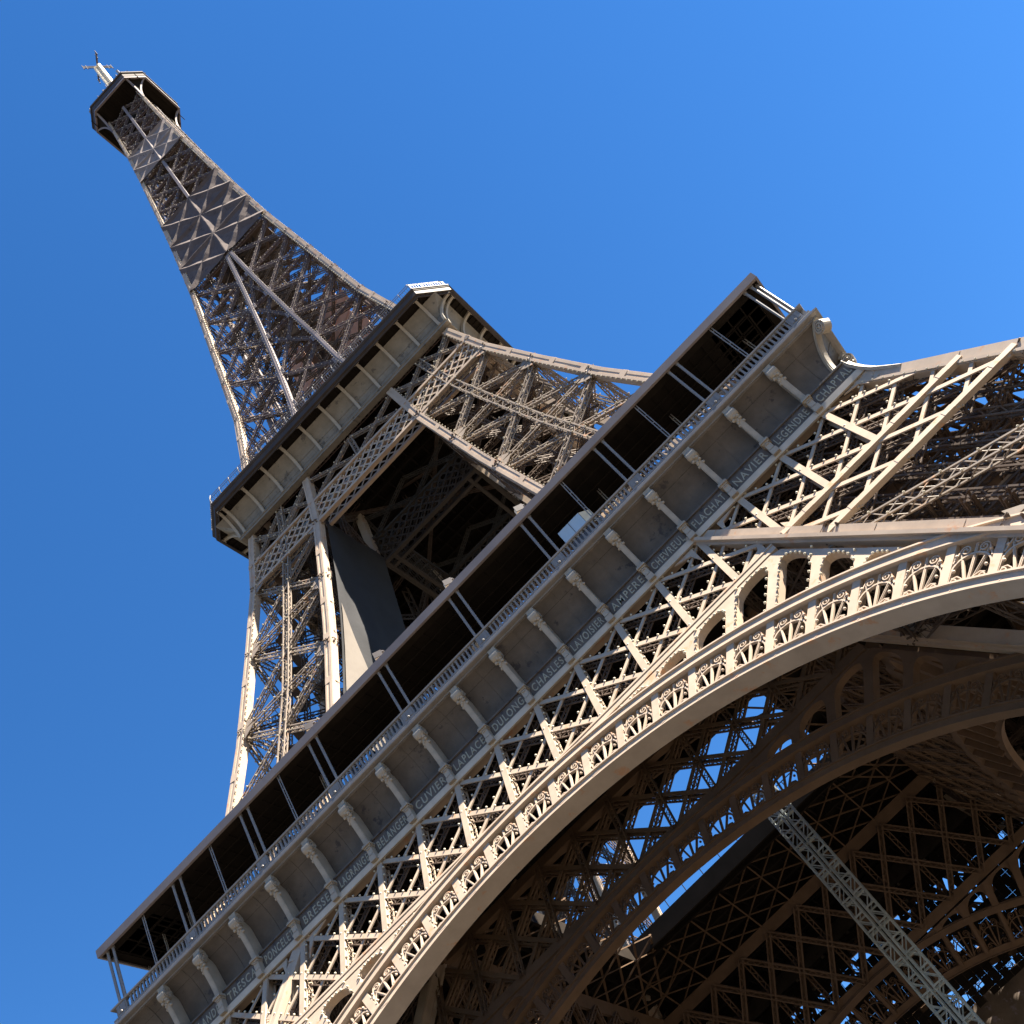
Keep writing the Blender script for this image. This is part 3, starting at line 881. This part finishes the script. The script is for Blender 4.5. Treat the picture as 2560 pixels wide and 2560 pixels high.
# ------------------------------------------------------------------ second-floor girder band
def S2(x, z, out=0.0):
    return V3(x, -hz(z)-out, z)
N2 = V3(0, -1, 0.17)
def band2(yf, hw_, rows=(103.15, 107.25), mats=None):
    mb = MB()
    z0, z1 = rows
    F = lambda x, z, o=0.0: V3(x, yf(z)-o, z)
    for z in (z0, z1):
        mb.beam(F(-hw_, z), F(hw_, z), 0.42, 0.45, N2)
        mb.beam(F(-hw_, z-0.16, 0.22), F(hw_, z-0.16, 0.22), 0.14, 0.12, N2)
        mb.beam(F(-hw_, z, -1.3), F(hw_, z, -1.3), 0.42, 0.40, N2)
    p = 1.32; H = z1-z0
    for off, wd in ((0.06, 0.24), (-1.3, 0.18)):
        n = int(hw_/p)+4
        for i in range(-n, n+1):
            for s in (1, -1):
                x0_, x1_ = i*p, i*p+s*H*0.95
                c = clipx((x0_, z0), (x1_, z1), lambda z: 0, lambda z: hw_)
                if c: mb.beam(F(c[0][0], c[0][1], off+0.03*s), F(c[1][0], c[1][1], off+0.03*s), wd, 0.05, N2)
    for i in range(int(2*hw_/p)):
        x = -hw_+(i+0.5)*p
        for f_ in (0.25, 0.5, 0.75):
            mb.ball(F(x+(p/2 if f_ == 0.5 else 0), z0+H*f_, 0.16), 0.11)
    return mb
ub = band2(lambda z: -hz(z)+0.25, 17.9)
ubl = MB(); ubl.balls = ub.balls; ub.balls = []
upper_belt = ub.build('gallery_girder', PAINT, tower)
mb = MB()                                           # light X bracing above it, up to the gallery
nodes = [-16.6, -12, -6.9, 0, 6.9, 12, 16.6]
for a, b in zip(nodes[:-1], nodes[1:]):
    for (p, q) in ((a, b), (b, a)):
        mb.lattice(S2(p, 107.5, -0.4), S2(q, 112.2, -0.4), 0.42, 0.4, N2, ch=0.09, lace=0.06, pitch=0.5, bulbs=1.2)
for a in (-12, 0, 12):
    mb.lattice(S2(a, 107.4, -0.4), S2(a, 112.3, -0.4), 0.6, 0.4, N2, ch=0.10, lace=0.07, pitch=0.5)
ubl.balls += mb.balls; mb.balls = []
tag(ubl.build('lamp_bulbs', BULB, upper_belt), kind='stuff')
mb.build('gallery_bracing', LEGP, upper_belt)
for k in (1, 2, 3): turn_copy(upper_belt, k, tower)
inner2 = band2(lambda z: -iz(z)+0.2, 7.6, (103.2, 107.6))
for sy in (1,):
    for (p, q) in ((-7, 0), (0, 7)):
        inner2.lattice(V3(p, -iz(108), 107.6), V3(q, -iz(112), 112.2), 0.45, 0.4, N2, ch=0.09, lace=0.06, pitch=0.5)
        inner2.lattice(V3(q, -iz(108), 107.6), V3(p, -iz(112), 112.2), 0.45, 0.4, N2, ch=0.09, lace=0.06, pitch=0.5)
i2 = inner2.build('inner_gallery_girder', GALLERYSHADE, tower)
for k in (1, 2, 3): turn_copy(i2, k, tower)

# ------------------------------------------------------------------ second-floor gallery
C2, H2 = 17.05, 20.15
gal = MB()
def oct_run(mb, prof):
    """profile (offset from the octagon, z) along the front side and the right-hand chamfer"""
    V = []
    for o, z in prof:
        t = o*0.4142
        V += [(-C2-t, -H2-o, z), (C2+t, -H2-o, z), (H2+o, -C2-t, z)]
    F = []
    for i in range(len(prof)-1):
        F += [(3*i, 3*i+1, 3*i+4, 3*i+3), (3*i+1, 3*i+2, 3*i+5, 3*i+4)]
    mb.add(V, F)
oct_run(gal, [(-0.45, 116.5), (-0.42, 116.42), (-0.30, 116.42), (-0.28, 116.62), (0.0, 116.70), (0.0, 117.45), (0.06, 117.5), (0.06, 117.62), (0.16, 117.68), (0.16, 117.88), (-1.2, 117.9)])
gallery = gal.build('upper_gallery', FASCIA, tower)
mb = MB(); oct_run(mb, [(0.06, 117.5), (0.09, 117.5), (0.09, 117.60), (0.19, 117.7), (0.19, 117.86), (0.1, 117.92)]); mb.build('trim', FASCIA, gallery)
mb = MB()                                           # base strip
run(mb, [(16.5, 112.82), (17.30, 112.82), (17.30, 113.0), (17.24, 113.04), (17.24, 113.2), (17.34, 113.24), (17.34, 113.34), (16.9, 113.36)])
mb.build('ledge', COVEP, gallery)
mb = MB()                                           # cove panels
cv = [(17.05+0.10*f+1.75*max(0, f-0.35)**2*2.1, 113.3+3.1*f) for f in np.linspace(0, 1, 12)]
run(mb, cv)
for x in np.arange(-15, 16.1, 3.273/3):
    if abs((x/3.273) % 1-0.5) > 0.49: continue
    mb.sweep([(x, -o-0.01, z) for o, z in cv[:7]], 0.05, 0.04, (1, 0, 0))
for i in (3, 6):
    o, z = cv[i]
    mb.beam((-16.4, -o-0.01, z), (16.4, -o-0.01, z), 0.05, 0.05, V3(0, -1, 0))
mb.build('cove', COVEP, gallery)
mb = MB()                                           # boards under the gallery floor
mb.prism([(-C2, -H2+0.1, 116.75), (C2, -H2+0.1, 116.75), (H2-0.1, -C2, 116.75), (12, -12, 116.75), (-12, -12, 116.75)], (0, 0, 0.25))
for x in np.arange(-16.4, 16.5, 0.82):
    mb.beam((x, -19.75, 116.66), (x, -18, 116.66), 0.10, 0.16, V3(0, 0, 1))
for t in np.linspace(0.08, 0.92, 7):
    a = V3(C2, -H2+0.3, 116.66)*(1-t)+V3(H2-0.3, -C2, 116.66)*t
    mb.beam(a, a-V3(1.6, -1.6, 0), 0.10, 0.16, V3(0, 0, 1))
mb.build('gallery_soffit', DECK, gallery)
bpth = []
for t in np.linspace(0, 1, 10):
    a = t*PI/2
    bpth.append((0, -17.26-2.55*(1-math.cos(a)), 113.3+3.3*math.sin(a)))
mb = MB()
mb.sweep(bpth, 0.34, 0.30, (1, 0, 0)); mb.ball((0.28, -19.7, 116.5), 0.10); mb.ball((-0.28, -19.7, 116.5), 0.10)
mb.box((-0.22, -17.44, 114.55), (0.22, -17.2, 114.62))
br0 = mb.build('bracket', STONEY, gallery)
for i, k in enumerate(range(-5, 6)):
    o = br0 if i == 0 else br0.copy()
    if i: COL.objects.link(o); o.parent = gallery
    o.location.x = k*3.273
for s, (tx, ty) in ((1, (17.2, -17.2)),):           # two ribs of the chamfered corner, running to its ends
    for ex, ey in ((H2-0.35, -C2),):
        mb = MB()
        P_ = []
        for t in np.linspace(0, 1, 10):
            a = t*PI/2; f = 1-math.cos(a)
            P_.append((17.2+(ex-17.2)*f, -17.2+(ey+17.2)*f, 113.3+3.3*math.sin(a)))
        mb.sweep(P_, 0.32, 0.30, (0, 1, 0)); mb.build('bracket', STONEY, gallery)
mb = MB()                                           # railing, leaning out at the posts
yb = -20.0
rail = [(-C2, -20.05), (C2, -20.05), (H2-0.1, -C2)]
for (ax, ay), (bx, by) in zip(rail[:-1], rail[1:]):
    L = math.hypot(bx-ax, by-ay); ux, uy = (bx-ax)/L, (by-ay)/L; nx, ny = uy, -ux
    n = int(round(L/1.64))
    for i in range(n+1):
        px, py = ax+ux*L*i/n, ay+uy*L*i/n
        mb.beam((px, py, 117.9), (px, py, 119.15), 0.09, 0.09, V3(nx, ny, 0))
        mb.beam((px, py, 119.1), (px-nx*0.25, py-ny*0.25, 119.85), 0.08, 0.08, V3(nx, ny, 0))
    for z, o_ in ((118.0, 0), (119.1, 0), (119.85, -0.25)):
        mb.beam((ax+nx*o_, ay+ny*o_, z), (bx+nx*o_, by+ny*o_, z), 0.06, 0.05, V3(nx, ny, 0))
    m_ = int(L/0.30)
    for i in range(m_):
        px, py = ax+ux*L*(i+0.5)/m_, ay+uy*L*(i+0.5)/m_
        mb.beam((px, py, 118.0), (px, py, 119.1), 0.045, 0.03, V3(nx, ny, 0))
mb.build('railing', WHITE, gallery)
for k in (1, 2, 3): turn_copy(gallery, k, tower)
mb = MB()                                           # floor slab over everything
mb.box((-16.8, -16.8, 115.6), (16.8, 16.8, 116.7))
for t in np.arange(-16, 16.1, 2.0):
    mb.beam((t, -16.5, 115.3), (t, 16.5, 115.3), 0.2, 0.7, V3(0, 0, 1))
    mb.beam((-16.5, t, 115.0), (16.5, t, 115.0), 0.25, 0.7, V3(0, 0, 1))
mb.box((-18, -18, 116.72), (18, 18, 117.7))
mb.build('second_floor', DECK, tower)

# ------------------------------------------------------------------ spire
ND = [113.5, 121, 129.7, 139.3, 149.7, 160, 170, 180.6, 190.5, 200.2, 210, 218.2, 226.2, 234, 241.6, 249.2, 256, 262.3, 268.4, 274]
spire = empty('spire', parent=tower)
mb = MB()
for a, b in zip(ND[:-1], ND[1:]):
    wd = float(np.interp(a, [113, 180, 270], [0.95, 0.85, 0.55]))
    p, q = V3(hz(a)-wd/2, -hz(a)+wd/2, a), V3(hz(b)-wd/2, -hz(b)+wd/2, b)
    mb.beam(p, q+(q-p)*0.003, wd, wd, V3(0, -1, 0))
    for nn, tt in ((V3(0, -1, 0), V3(1, 0, 0)), (V3(1, 0, 0), V3(0, 1, 0))):
        e = nn*(wd/2+0.02)
        mb.beam(p+e, q+e, wd*0.25, 0.05, nn)
        mb.beam(p+(q-p)*0.48+e*1.02, p+(q-p)*0.56+e*1.02, wd*0.98, 0.05, nn)
    k = int((b-a)/0.7)
    for i in range(k):
        z = a+(b-a)*(i+0.5)/k
        mb.ball(V3(hz(z)-wd-0.03, -hz(z)-0.03, z), 0.11); mb.ball(V3(hz(z)+0.03, -hz(z)+wd+0.03, z), 0.11)
bb = MB(); bb.balls = mb.balls; mb.balls = []
cl = tag(bb.build('lamp_bulbs', BULB, spire), kind='stuff')
cp = mb.build('corner_post', PAINT, spire)
for k in (1, 2, 3): turn_copy(cp, k, spire); turn_copy(cl, k, spire)
rib = MB(); lat = MB()
for a, b in zip(ND[:-1], ND[1:]):
    nn = V3(0, -1, 0.1)
    if a < 180:
        wd = 0.62
        for s in (1, -1):
            rib.beam(S2(s*(iz(a)+0.1), a, -0.3), S2(s*(iz(b)+0.1), b, -0.3), wd, 0.6, nn)
            rib.beam(S2(s*(iz(a)+0.1), a, 0.0), S2(s*(iz(b)+0.1), b, 0.0), 0.14, 0.08, nn)
            k = int((b-a)/0.75)
            for i in range(k):
                z = a+(b-a)*(i+0.5)/k
                for e in (-1, 1): rib.ball(S2(s*(iz(z)+0.1)+e*0.36, z, 0.0), 0.10)
            A1, A2 = S2(s*iz(a), a, -0.45), S2(s*hz(a), a, -0.45); B1, B2 = S2(s*iz(b), b, -0.45), S2(s*hz(b), b, -0.45)
            W = 0.55
            lat.lattice(A1, A2, W, 0.5, nn, ch=0.11, lace=0.07, bulbs=0.8)
            lat.lattice(A1, B2, W, 0.5, nn, ch=0.11, lace=0.07, bulbs=0.8)
            lat.lattice(A2, B1, W, 0.5, nn, ch=0.11, lace=0.07, bulbs=0.8)
            rib.beam(A1+nn*0.3-V3(0, 0, 0.7), A1+nn*0.3+V3(0, 0, 0.7), 1.3, 0.08, nn)
        lat.lattice(S2(-iz(a), a, -0.45), S2(iz(a), a, -0.45), 0.7, 0.5, nn, ch=0.11, lace=0.07, bulbs=0.8)
        if iz(a) > 1.2:
            lat.lattice(S2(-iz(a), a, -0.6), S2(iz(b), b, -0.6), 0.4, 0.4, nn, ch=0.09, lace=0.06, bulbs=0.9)
            lat.lattice(S2(iz(a), a, -0.6), S2(-iz(b), b, -0.6), 0.4, 0.4, nn, ch=0.09, lace=0.06, bulbs=0.9)
    else:
        rib.beam(S2(0, a, -0.25), S2(0, b, -0.25), 0.55, 0.5, nn)
        h0, h1 = hz(a), hz(b)
        for s in (1, -1):
            W = 0.45
            lat.lattice(S2(0, a, -0.4), S2(s*h0, a, -0.4), W, 0.45, nn, ch=0.10, lace=0.07, bulbs=0.7)
            lat.lattice(S2(0, a, -0.4), S2(s*h1, b, -0.4), W, 0.45, nn, ch=0.10, lace=0.07, bulbs=0.7)
            lat.lattice(S2(s*h0, a, -0.4), S2(0, b, -0.4), W, 0.45, nn, ch=0.10, lace=0.07, bulbs=0.7)
lat.balls = [(a_, b_, c_, 0.075) for a_, b_, c_, r_ in lat.balls+rib.balls]; rib.balls = []
r1 = rib.build('rib', SHAFT, spire)
bb = MB(); bb.balls = lat.balls; lat.balls = []
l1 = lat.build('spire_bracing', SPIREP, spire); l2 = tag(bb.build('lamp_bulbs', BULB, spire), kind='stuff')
for k in (1, 2, 3): turn_copy(r1, k, spire); turn_copy(l1, k, spire); turn_copy(l2, k, spire)
core = MB()                                         # lift guides, floors and stairs inside
for x, y in ((-2.2, -2.2), (2.2, -2.2), (2.2, 2.2), (-2.2, 2.2), (0, -2.2), (0, 2.2)):
    core.lattice((x, y, 113), (x, y, 262), 0.5, 0.5, V3(0, -1, 0), ch=0.12, lace=0.07, pitch=0.9)
for a, b in zip(ND[:-1], ND[1:]):
    h = hz(a)-0.6
    for x0_, y0_, x1_, y1_ in ((-h, -h, h, h), (-h, h, h, -h)):
        core.lattice((x0_, y0_, a), (x1_, y1_, a), 0.4, 0.4, V3(0, 0, 1), ch=0.1, lace=0.06, pitch=0.8)
    for j in range(3):
        z0, z1 = a+(b-a)*j/3, a+(b-a)*(j+1)/3
        s = 1 if j % 2 else -1
        core.beam((-3.2*s*min(1, h/8), -3.3*min(1, h/6), z0), (3.2*s*min(1, h/8), -3.3*min(1, h/6), z1), 0.8, 0.1, V3(0, -0.4, 1))
        core.beam((-3.2*s*min(1, h/8), 3.3*min(1, h/6), z0), (3.2*s*min(1, h/8), 3.3*min(1, h/6), z1), 0.8, 0.1, V3(0, 0.4, 1))
        core.beam((-2.3, -2.3, z1), (2.3, -2.3, z1), 0.12, 0.12, V3(0, 0, 1)); core.beam((-2.3, 2.3, z1), (2.3, 2.3, z1), 0.12, 0.12, V3(0, 0, 1))
        core.beam((2.3, -2.3, z0), (2.3, 2.3, z1), 0.12, 0.12, V3(1, 0, 0)); core.beam((-2.3, -2.3, z0), (-2.3, 2.3, z1), 0.12, 0.12, V3(1, 0, 0))
rc = random.Random(9)
for a, b in zip(ND[:-1], ND[1:]):
    h = hz(a)-0.5
    for f_ in (-0.4, 0.4):
        for s in (1, -1):
            core.lattice((-s*h, f_*h, a), (s*h, f_*h, b), 0.6, 0.5, V3(0, -1, 0), ch=0.13, lace=0.08, pitch=0.8)
            core.lattice((-s*h, f_*h, a), (0, f_*h, b), 0.5, 0.5, V3(0, -1, 0), ch=0.13, lace=0.08, pitch=0.8)
    for j in range(4):                                # cladding sheets round the lift shaft
        z0, z1 = a+(b-a)*j/4, a+(b-a)*(j+1)/4-0.05
        w_ = min(3.6, h*0.75)
        for i in range(4):
            x0_, x1_ = -w_+2*w_*i/4, -w_+2*w_*(i+1)/4-0.04
            if rc.random() < 0.6: core.box((x0_, -0.9, z0), (x1_, -0.86, z1))
            if rc.random() < 0.45: core.box((x0_, 2.6, z0), (x1_, 2.64, z1))
core.box((-6.3, -6.3, 195.8), (6.3, 6.3, 196.3))
core.build('lift_shaft', SHADEPAINT, spire)

# ------------------------------------------------------------------ summit cabin
summit = empty('summit_cabin', parent=tower)
c3, h3 = 4.95, 8.2
OCT = [(-c3, -h3), (c3, -h3), (h3, -c3), (h3, c3), (c3, h3), (-c3, h3), (-h3, c3), (-h3, -c3)]
def octa(mb, prof):
    V = []; F = []
    for s, dz in prof:
        V += [(x*s, y*s, dz) for x, y in OCT]
    for i in range(len(prof)-1):
        for k in range(8): F.append((8*i+k, 8*i+(k+1) % 8, 8*i+8+(k+1) % 8, 8*i+8+k))
    mb.add(V, F)
mb = MB(); octa(mb, [(0.95, 275.75), (1.0, 275.75), (1.0, 276.5), (0.95, 276.5)]); mb.build('rim', SHAFT, summit)
mb = MB(); octa(mb, [(0.985, 276.5), (0.985, 276.9), (1.0, 276.95), (1.0, 278.9), (1.03, 278.95), (1.03, 279.6), (0.6, 279.9), (0.55, 282.5), (0.62, 282.6), (0.62, 283.0), (0.4, 285.2), (0.22, 287.5), (0.2, 291), (0.24, 291.1), (0.24, 291.5), (0.0, 292.0)])
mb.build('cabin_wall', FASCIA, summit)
mb = MB()
mb.prism([(x*0.97, y*0.97, 276.0) for x, y in OCT], (0, 0, 0.3))
for k in range(4):                                  # dark coves between the ribs at the chamfered corners
    M3 = np.array(Matrix.Rotation(k*PI/2, 3, 'Z'))
    P0 = [V3(5.0, -5.0, 268.3)]
    for t0, t1 in zip(np.linspace(0, 1, 9)[:-1], np.linspace(0, 1, 9)[1:]):
        q = []
        for t in (t0, t1):
            f = 1-math.cos(t*PI/2); z = 268.3+7.5*math.sin(t*PI/2)
            q.append((V3(5.0-0.1*f, -5.0-2.9*f, z), V3(5.0+2.9*f, -5.0+0.1*f, z)))
        mb.quad(M3 @ q[0][0], M3 @ q[0][1], M3 @ q[1][1], M3 @ q[1][0])
for t in np.arange(-7, 7.1, 1.4):
    mb.beam((t, -7.4, 275.8), (t, 7.4, 275.8), 0.15, 0.4, V3(0, 0, 1))
mb.box((-3.2, -3.2, 268), (3.2, 3.2, 276)); 
mb.build('cabin_underside', DECK, summit)
mb = MB()
for k in range(4):
    M3 = np.array(Matrix.Rotation(k*PI/2, 3, 'Z'))
    for ex, ey in ((c3, -h3+0.15), (h3-0.15, -c3)):
        P_ = []
        for t in np.linspace(0, 1, 10):
            f = 1-math.cos(t*PI/2)
            P_.append(M3 @ V3(5.05+(ex-5.05)*f, -5.05+(ey+5.05)*f, 267.8+8.1*math.sin(t*PI/2)))
        mb.sweep(P_, 0.36, 0.36, M3 @ V3(0.7, 0.7, 0))
mb.build('bracket', SHAFT, summit)
mast = MB()
for x in (-0.55, 0.55):
    mast.tube((x, 0, 291), (x, 0, 306), 0.5, 0.5, 12); mast.tube((x, 0, 306), (x, 0, 322), 0.52, 0.52, 12)
mast.lattice((0, -0.4, 291), (0, -0.4, 321.5), 1.4, 0.8, V3(0, -1, 0), ch=0.16, lace=0.09)
mast.box((-0.9, -0.5, 321.0), (0.9, 0.5, 321.4)); mast.box((-0.8, -0.5, 305.8), (0.8, 0.5, 306.4))
mast.build('mast', CREAM, summit)
aer = MB()
for dx, dy in ((.8, .8), (-.8, -.8), (.8, -.8), (-.8, .8)):
    for z in (321.2, 322.4):
        aer.tube((0, 0, z), (dx*3.1, dy*3.1, z), 0.14, 0.14, 6)
    for e in (2.3, 3.1):
        aer.tube((dx*e, dy*e, 320.0), (dx*e, dy*e, 323.6), 0.11, 0.11, 6)
rg = random.Random(5)
for i in range(110):                                 # the thicket of small aerials on the roof edge
    k = rg.randrange(8); (ax, ay), (bx, by) = OCT[k], OCT[(k+1) % 8]
    t = rg.random(); s = rg.uniform(0.86, 1.0); x, y = (ax+(bx-ax)*t)*s, (ay+(by-ay)*t)*s
    h = rg.uniform(0.8, 3.2); z = 279.6
    aer.tube((x, y, z), (x, y, z+h), rg.choice((0.07, 0.10, 0.16)), None, 6)
    if rg.random() < 0.4:
        aer.box((x-0.5, y-0.06, z+h*0.7), (x+0.5, y+0.06, z+h*0.7+0.1))
aer.build('aerials', BLACKM, summit)
pan = MB()
for x, y, z, h in ((4.4, -6.9, 282.5, 4.0), (2.6, -7.5, 279.7, 2.4), (1.6, -7.6, 279.7, 2.2), (-6.0, -7.2, 279.6, 1.6), (-5.2, -7.4, 279.6, 2.0), (-3.0, -7.7, 279.6, 1.4), (6.8, -3, 279.7, 1.5)):
    pan.prism([(x-0.28, y-0.2, z), (x+0.28, y-0.2, z), (x+0.28, y+0.25, z), (x-0.28, y+0.25, z)], (0, 0, h))
pan.tube((4.4, -6.8, 279.6), (4.4, -6.8, 282.6), 0.25, 0.18, 8)
pan.beam((4.4-1.3, -6.9, 281.2), (4.4+1.3, -6.9, 281.2), 0.3, 0.3, V3(0, -1, 0))
pan.build('radome', WHITE, summit)

# ------------------------------------------------------------------ things hung on the tower or standing in it
def sheet(nu, nv, fn):
    mb = MB(); V = [fn(i/(nu-1), j/(nv-1)) for j in range(nv) for i in range(nu)]
    mb.add(V, [(j*nu+i, j*nu+i+1, (j+1)*nu+i+1, (j+1)*nu+i) for j in range(nv-1) for i in range(nu-1)])
    return mb
def wrap(z0, z1, panels):
    """a sheet lashed over the front of the spire; pressed on to the crossing members behind it"""
    def fn(u, v):
        z = z0+(z1-z0)*v; h = hz(z)-0.12; x = (2*u-1)*h
        best = 9
        for a, b in panels:
            if a-0.01 <= z <= b+0.01:
                t = (z-a)/(b-a)
                s = abs(x)/h
                best = min(abs(s-t), abs(s-(1-t)), abs(s)*1.3, abs(t)*2.2, abs(1-t)*2.2)
        sag = min(best, 0.16)*2.6                 # ridges over the bars, flat facets sagging between them
        fold = abs(((x*0.55+z*0.31) % 2.3)-1.15)*0.07 + abs(((x*0.35-z*0.23) % 3.1)-1.55)*0.06
        return (x, -hz(z)-0.42+sag+fold*min(1, min(u, 1-u)*10+0.1), z)
    return fn
t1 = sheet(110, 200, wrap(181.0, 210.4, [(180.6, 190.5), (190.5, 200.2), (200.2, 210)])).build('tarpaulin', TARP)
tag(t1, 'large dull brown tarpaulin creased over crossing bars, the lower and longer wrap on the spire', 'tarpaulin')
t2 = sheet(90, 110, wrap(234.0, 249.2, [(234, 241.6), (241.6, 249.2)])).build('tarpaulin', TARP2)
tag(t2, 'paler tarpaulin wrapped round the spire just below the top cabin', 'tarpaulin')
def drape(u, v):                                    # hangs on the inner side of the left-hand front leg
    z = 70.0+33.5*v
    x = -iz(z)+0.35
    y0_, y1_ = -hz(z)+0.9, -iz(z)-0.3
    wv = 0.35*math.sin(u*5.0+v*3)+0.18*math.sin(u*11-v*7)+0.25*math.exp(-((u-0.45-0.25*(1-v)*0.4)*9)**2)
    return (x+0.35*wv+0.5*math.sin(PI*v)*0.4, y0_+(y1_-y0_)*u, z)
t3 = sheet(50, 60, drape).build('tarpaulin_and_sun_patch', BLACKT, smooth=True)
tag(t3, 'long dark tarpaulin hanging down the inner side of the left leg below the upper gallery', 'tarpaulin')
def pale(u, v):  # sun patch on the dark tarpaulin, painted as a lighter sheet of its own
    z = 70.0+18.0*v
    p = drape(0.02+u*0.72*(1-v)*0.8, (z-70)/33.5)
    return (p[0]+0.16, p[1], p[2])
t4 = sheet(20, 30, pale).build('tarpaulin_and_sun_patch', SUNPATCH, smooth=True)
tag(t4, 'painted sun patch on the dark hanging tarpaulin, a narrow light sheet tapering upward', 'tarpaulin')
rb_ = random.Random(3)
def hoard(x0, x1, y0, y1, z0, z1, gaps):
    mb = MB(); nx = max(2, int(abs(x1-x0)/1.1)); nz = max(2, int((z1-z0)/2.4))
    for i in range(nx):
        for j in range(nz):
            if rb_.random() < gaps: continue
            xa, xb = x0+(x1-x0)*i/nx, x0+(x1-x0)*(i+1)/nx-0.02
            ya, yb_ = y0+(y1-y0)*i/nx, y0+(y1-y0)*(i+1)/nx
            za, zb_ = z0+(z1-z0)*j/nz, z0+(z1-z0)*(j+1)/nz-0.03
            mb.prism([(xa, ya, za), (xb, yb_, za), (xb, yb_, zb_), (xa, ya, zb_)], (0.03, 0.08, 0))
    for j in range(nz+1):
        z = z0+(z1-z0)*j/nz
        mb.beam((x0, y0-0.06, z), (x1, y1-0.06, z), 0.12, 0.06, V3(0, -1, 0))
    return mb
b1 = hoard(0.5, 9.0, 2.5, -1.5, 141, 166, 0.10).build('hoarding', PEACH)
tag(b1, 'tall rust-brown hoarding behind the bracing in the right half of the spire', 'hoarding')
b2 = hoard(-5.2, -1.2, -1.0, -2.8, 143, 159, 0.2).build('hoarding', PEACH)
tag(b2, 'smaller rust-brown hoarding behind the bracing in the left half of the spire', 'hoarding')

fl_lab = ['small floodlight on the canopy edge, straight in front of the dark hanging tarpaulin of the left leg',
          'small floodlight on the canopy edge, the lowest of the four in the photo']
mb = MB()
mb.box((-0.30, -0.22, 0.55), (0.30, 0.22, 0.95)); mb.tube((0, 0, 0), (0, 0, 0.6), 0.05, 0.05, 6)
f0 = mb.build('floodlight', CREAM)
mb = MB(); mb.box((-0.34, -0.30, 0.50), (0.34, -0.221, 1.0)); mb.build('hood', BLACKM, f0)
mb = MB(); mb.box((-0.25, -0.15, 0.0), (0.25, 0.15, 0.06)); mb.box((0.36, -0.06, 0.0), (0.50, 0.10, 0.85)); mb.ball((0.43, 0.0, 0.9), 0.18); mb.build('bracket', BLACKM, f0)
labs = ['floodlight on the canopy edge nearest the right leg of the tower, highest of the four',
        'floodlight on the canopy edge, second from the top, against the dark gallery underside',
        'floodlight on the canopy edge just right of the hanging dark tarpaulin',
        'floodlight on the canopy edge in front of the left leg, lowest of the four']
for i, k in enumerate((3, 1, -1, -3)):
    o = f0 if i == 0 else f0.copy()
    if i:
        COL.objects.link(o)
        for ch in list(f0.children):
            e = ch.copy(); COL.objects.link(e); e.parent = o
    o.location = (k*P38+0.1, -34.6, 64.5); o.rotation_euler = (0.15, 0, 0.5)
    tag(o, labs[i], 'floodlight', 'floodlights along the canopy edge')

booth = empty('booth', (12.4, -33.4, 57.3))
tag(booth, 'small box-shaped booth with a pale blue front and sunlit cream side behind the balustrade', 'booth')
mb = MB(); mb.box((0, 0, 3.35), (2.1, 0.08, 4.70)); mb.build('front_panel', GLASSY, booth)
mb = MB(); mb.box((-0.04, -0.03, 3.25), (2.12, 0.10, 3.345)); mb.box((1.03, -0.025, 3.36), (1.07, -0.003, 4.70)); mb.box((0.1, 0.1, 0), (2.0, 1.2, 3.25)); mb.build('frame', BLACKM, booth)
mb = MB(); mb.prism([(2.14, 0.0, 3.3), (2.85, 0.55, 3.3), (2.85, 0.55, 4.68), (2.14, 0.0, 4.68)], (-0.03, 0.05, 0))
mb.build('side_panel', CREAM, booth)
mb = MB(); mb.box((0.02, 0.09, 4.71), (2.14, 1.3, 4.80)); mb.build('roof', POSTM, booth)

hoist = empty('hoist_mast', (7.2, 0.0, 1.6))
tag(hoist, 'pale grey lattice hoist mast standing upright under the arches', 'mast')
mb = MB()
for x in (-0.62, 0.62):
    mb.lattice((x, 0, 0), (x, 0, 56), 1.0, 1.0, V3(0, -1, 0), ch=0.13, lace=0.10, pitch=1.0)
    for i in range(37):
        mb.beam((x-0.5, -0.5, i*1.508), (x+0.5, -0.5, i*1.508), 0.13, 0.1, V3(0, -1, 0)); mb.beam((x-0.5, 0.5, i*1.508), (x+0.5, 0.5, i*1.508), 0.13, 0.1, V3(0, -1, 0))
mb.build('mast_frame', GALV, hoist)
mb = MB()
for i in range(19):
    mb.box((-0.95, -0.20, 1.5+i*3.0), (0.95, 0.2, 1.65+i*3.0))
for x in (-0.12, 0.12): mb.tube((x, -0.35, 0), (x, -0.35, 56), 0.05, 0.05, 6)
mb.build('guide_rail', GALV, hoist)

def scr(u, v):
    x = -4+44*u; z = 24+17.2*v
    return (x, 36.5+0.25*math.sin(x*1.7)*math.sin(z*1.1), z)
o = sheet(80, 40, scr).build('screen', SCREEN, smooth=True)
tag(o, 'large drab brown netting screen beyond the far arch, low behind the hoist mast', 'screen')
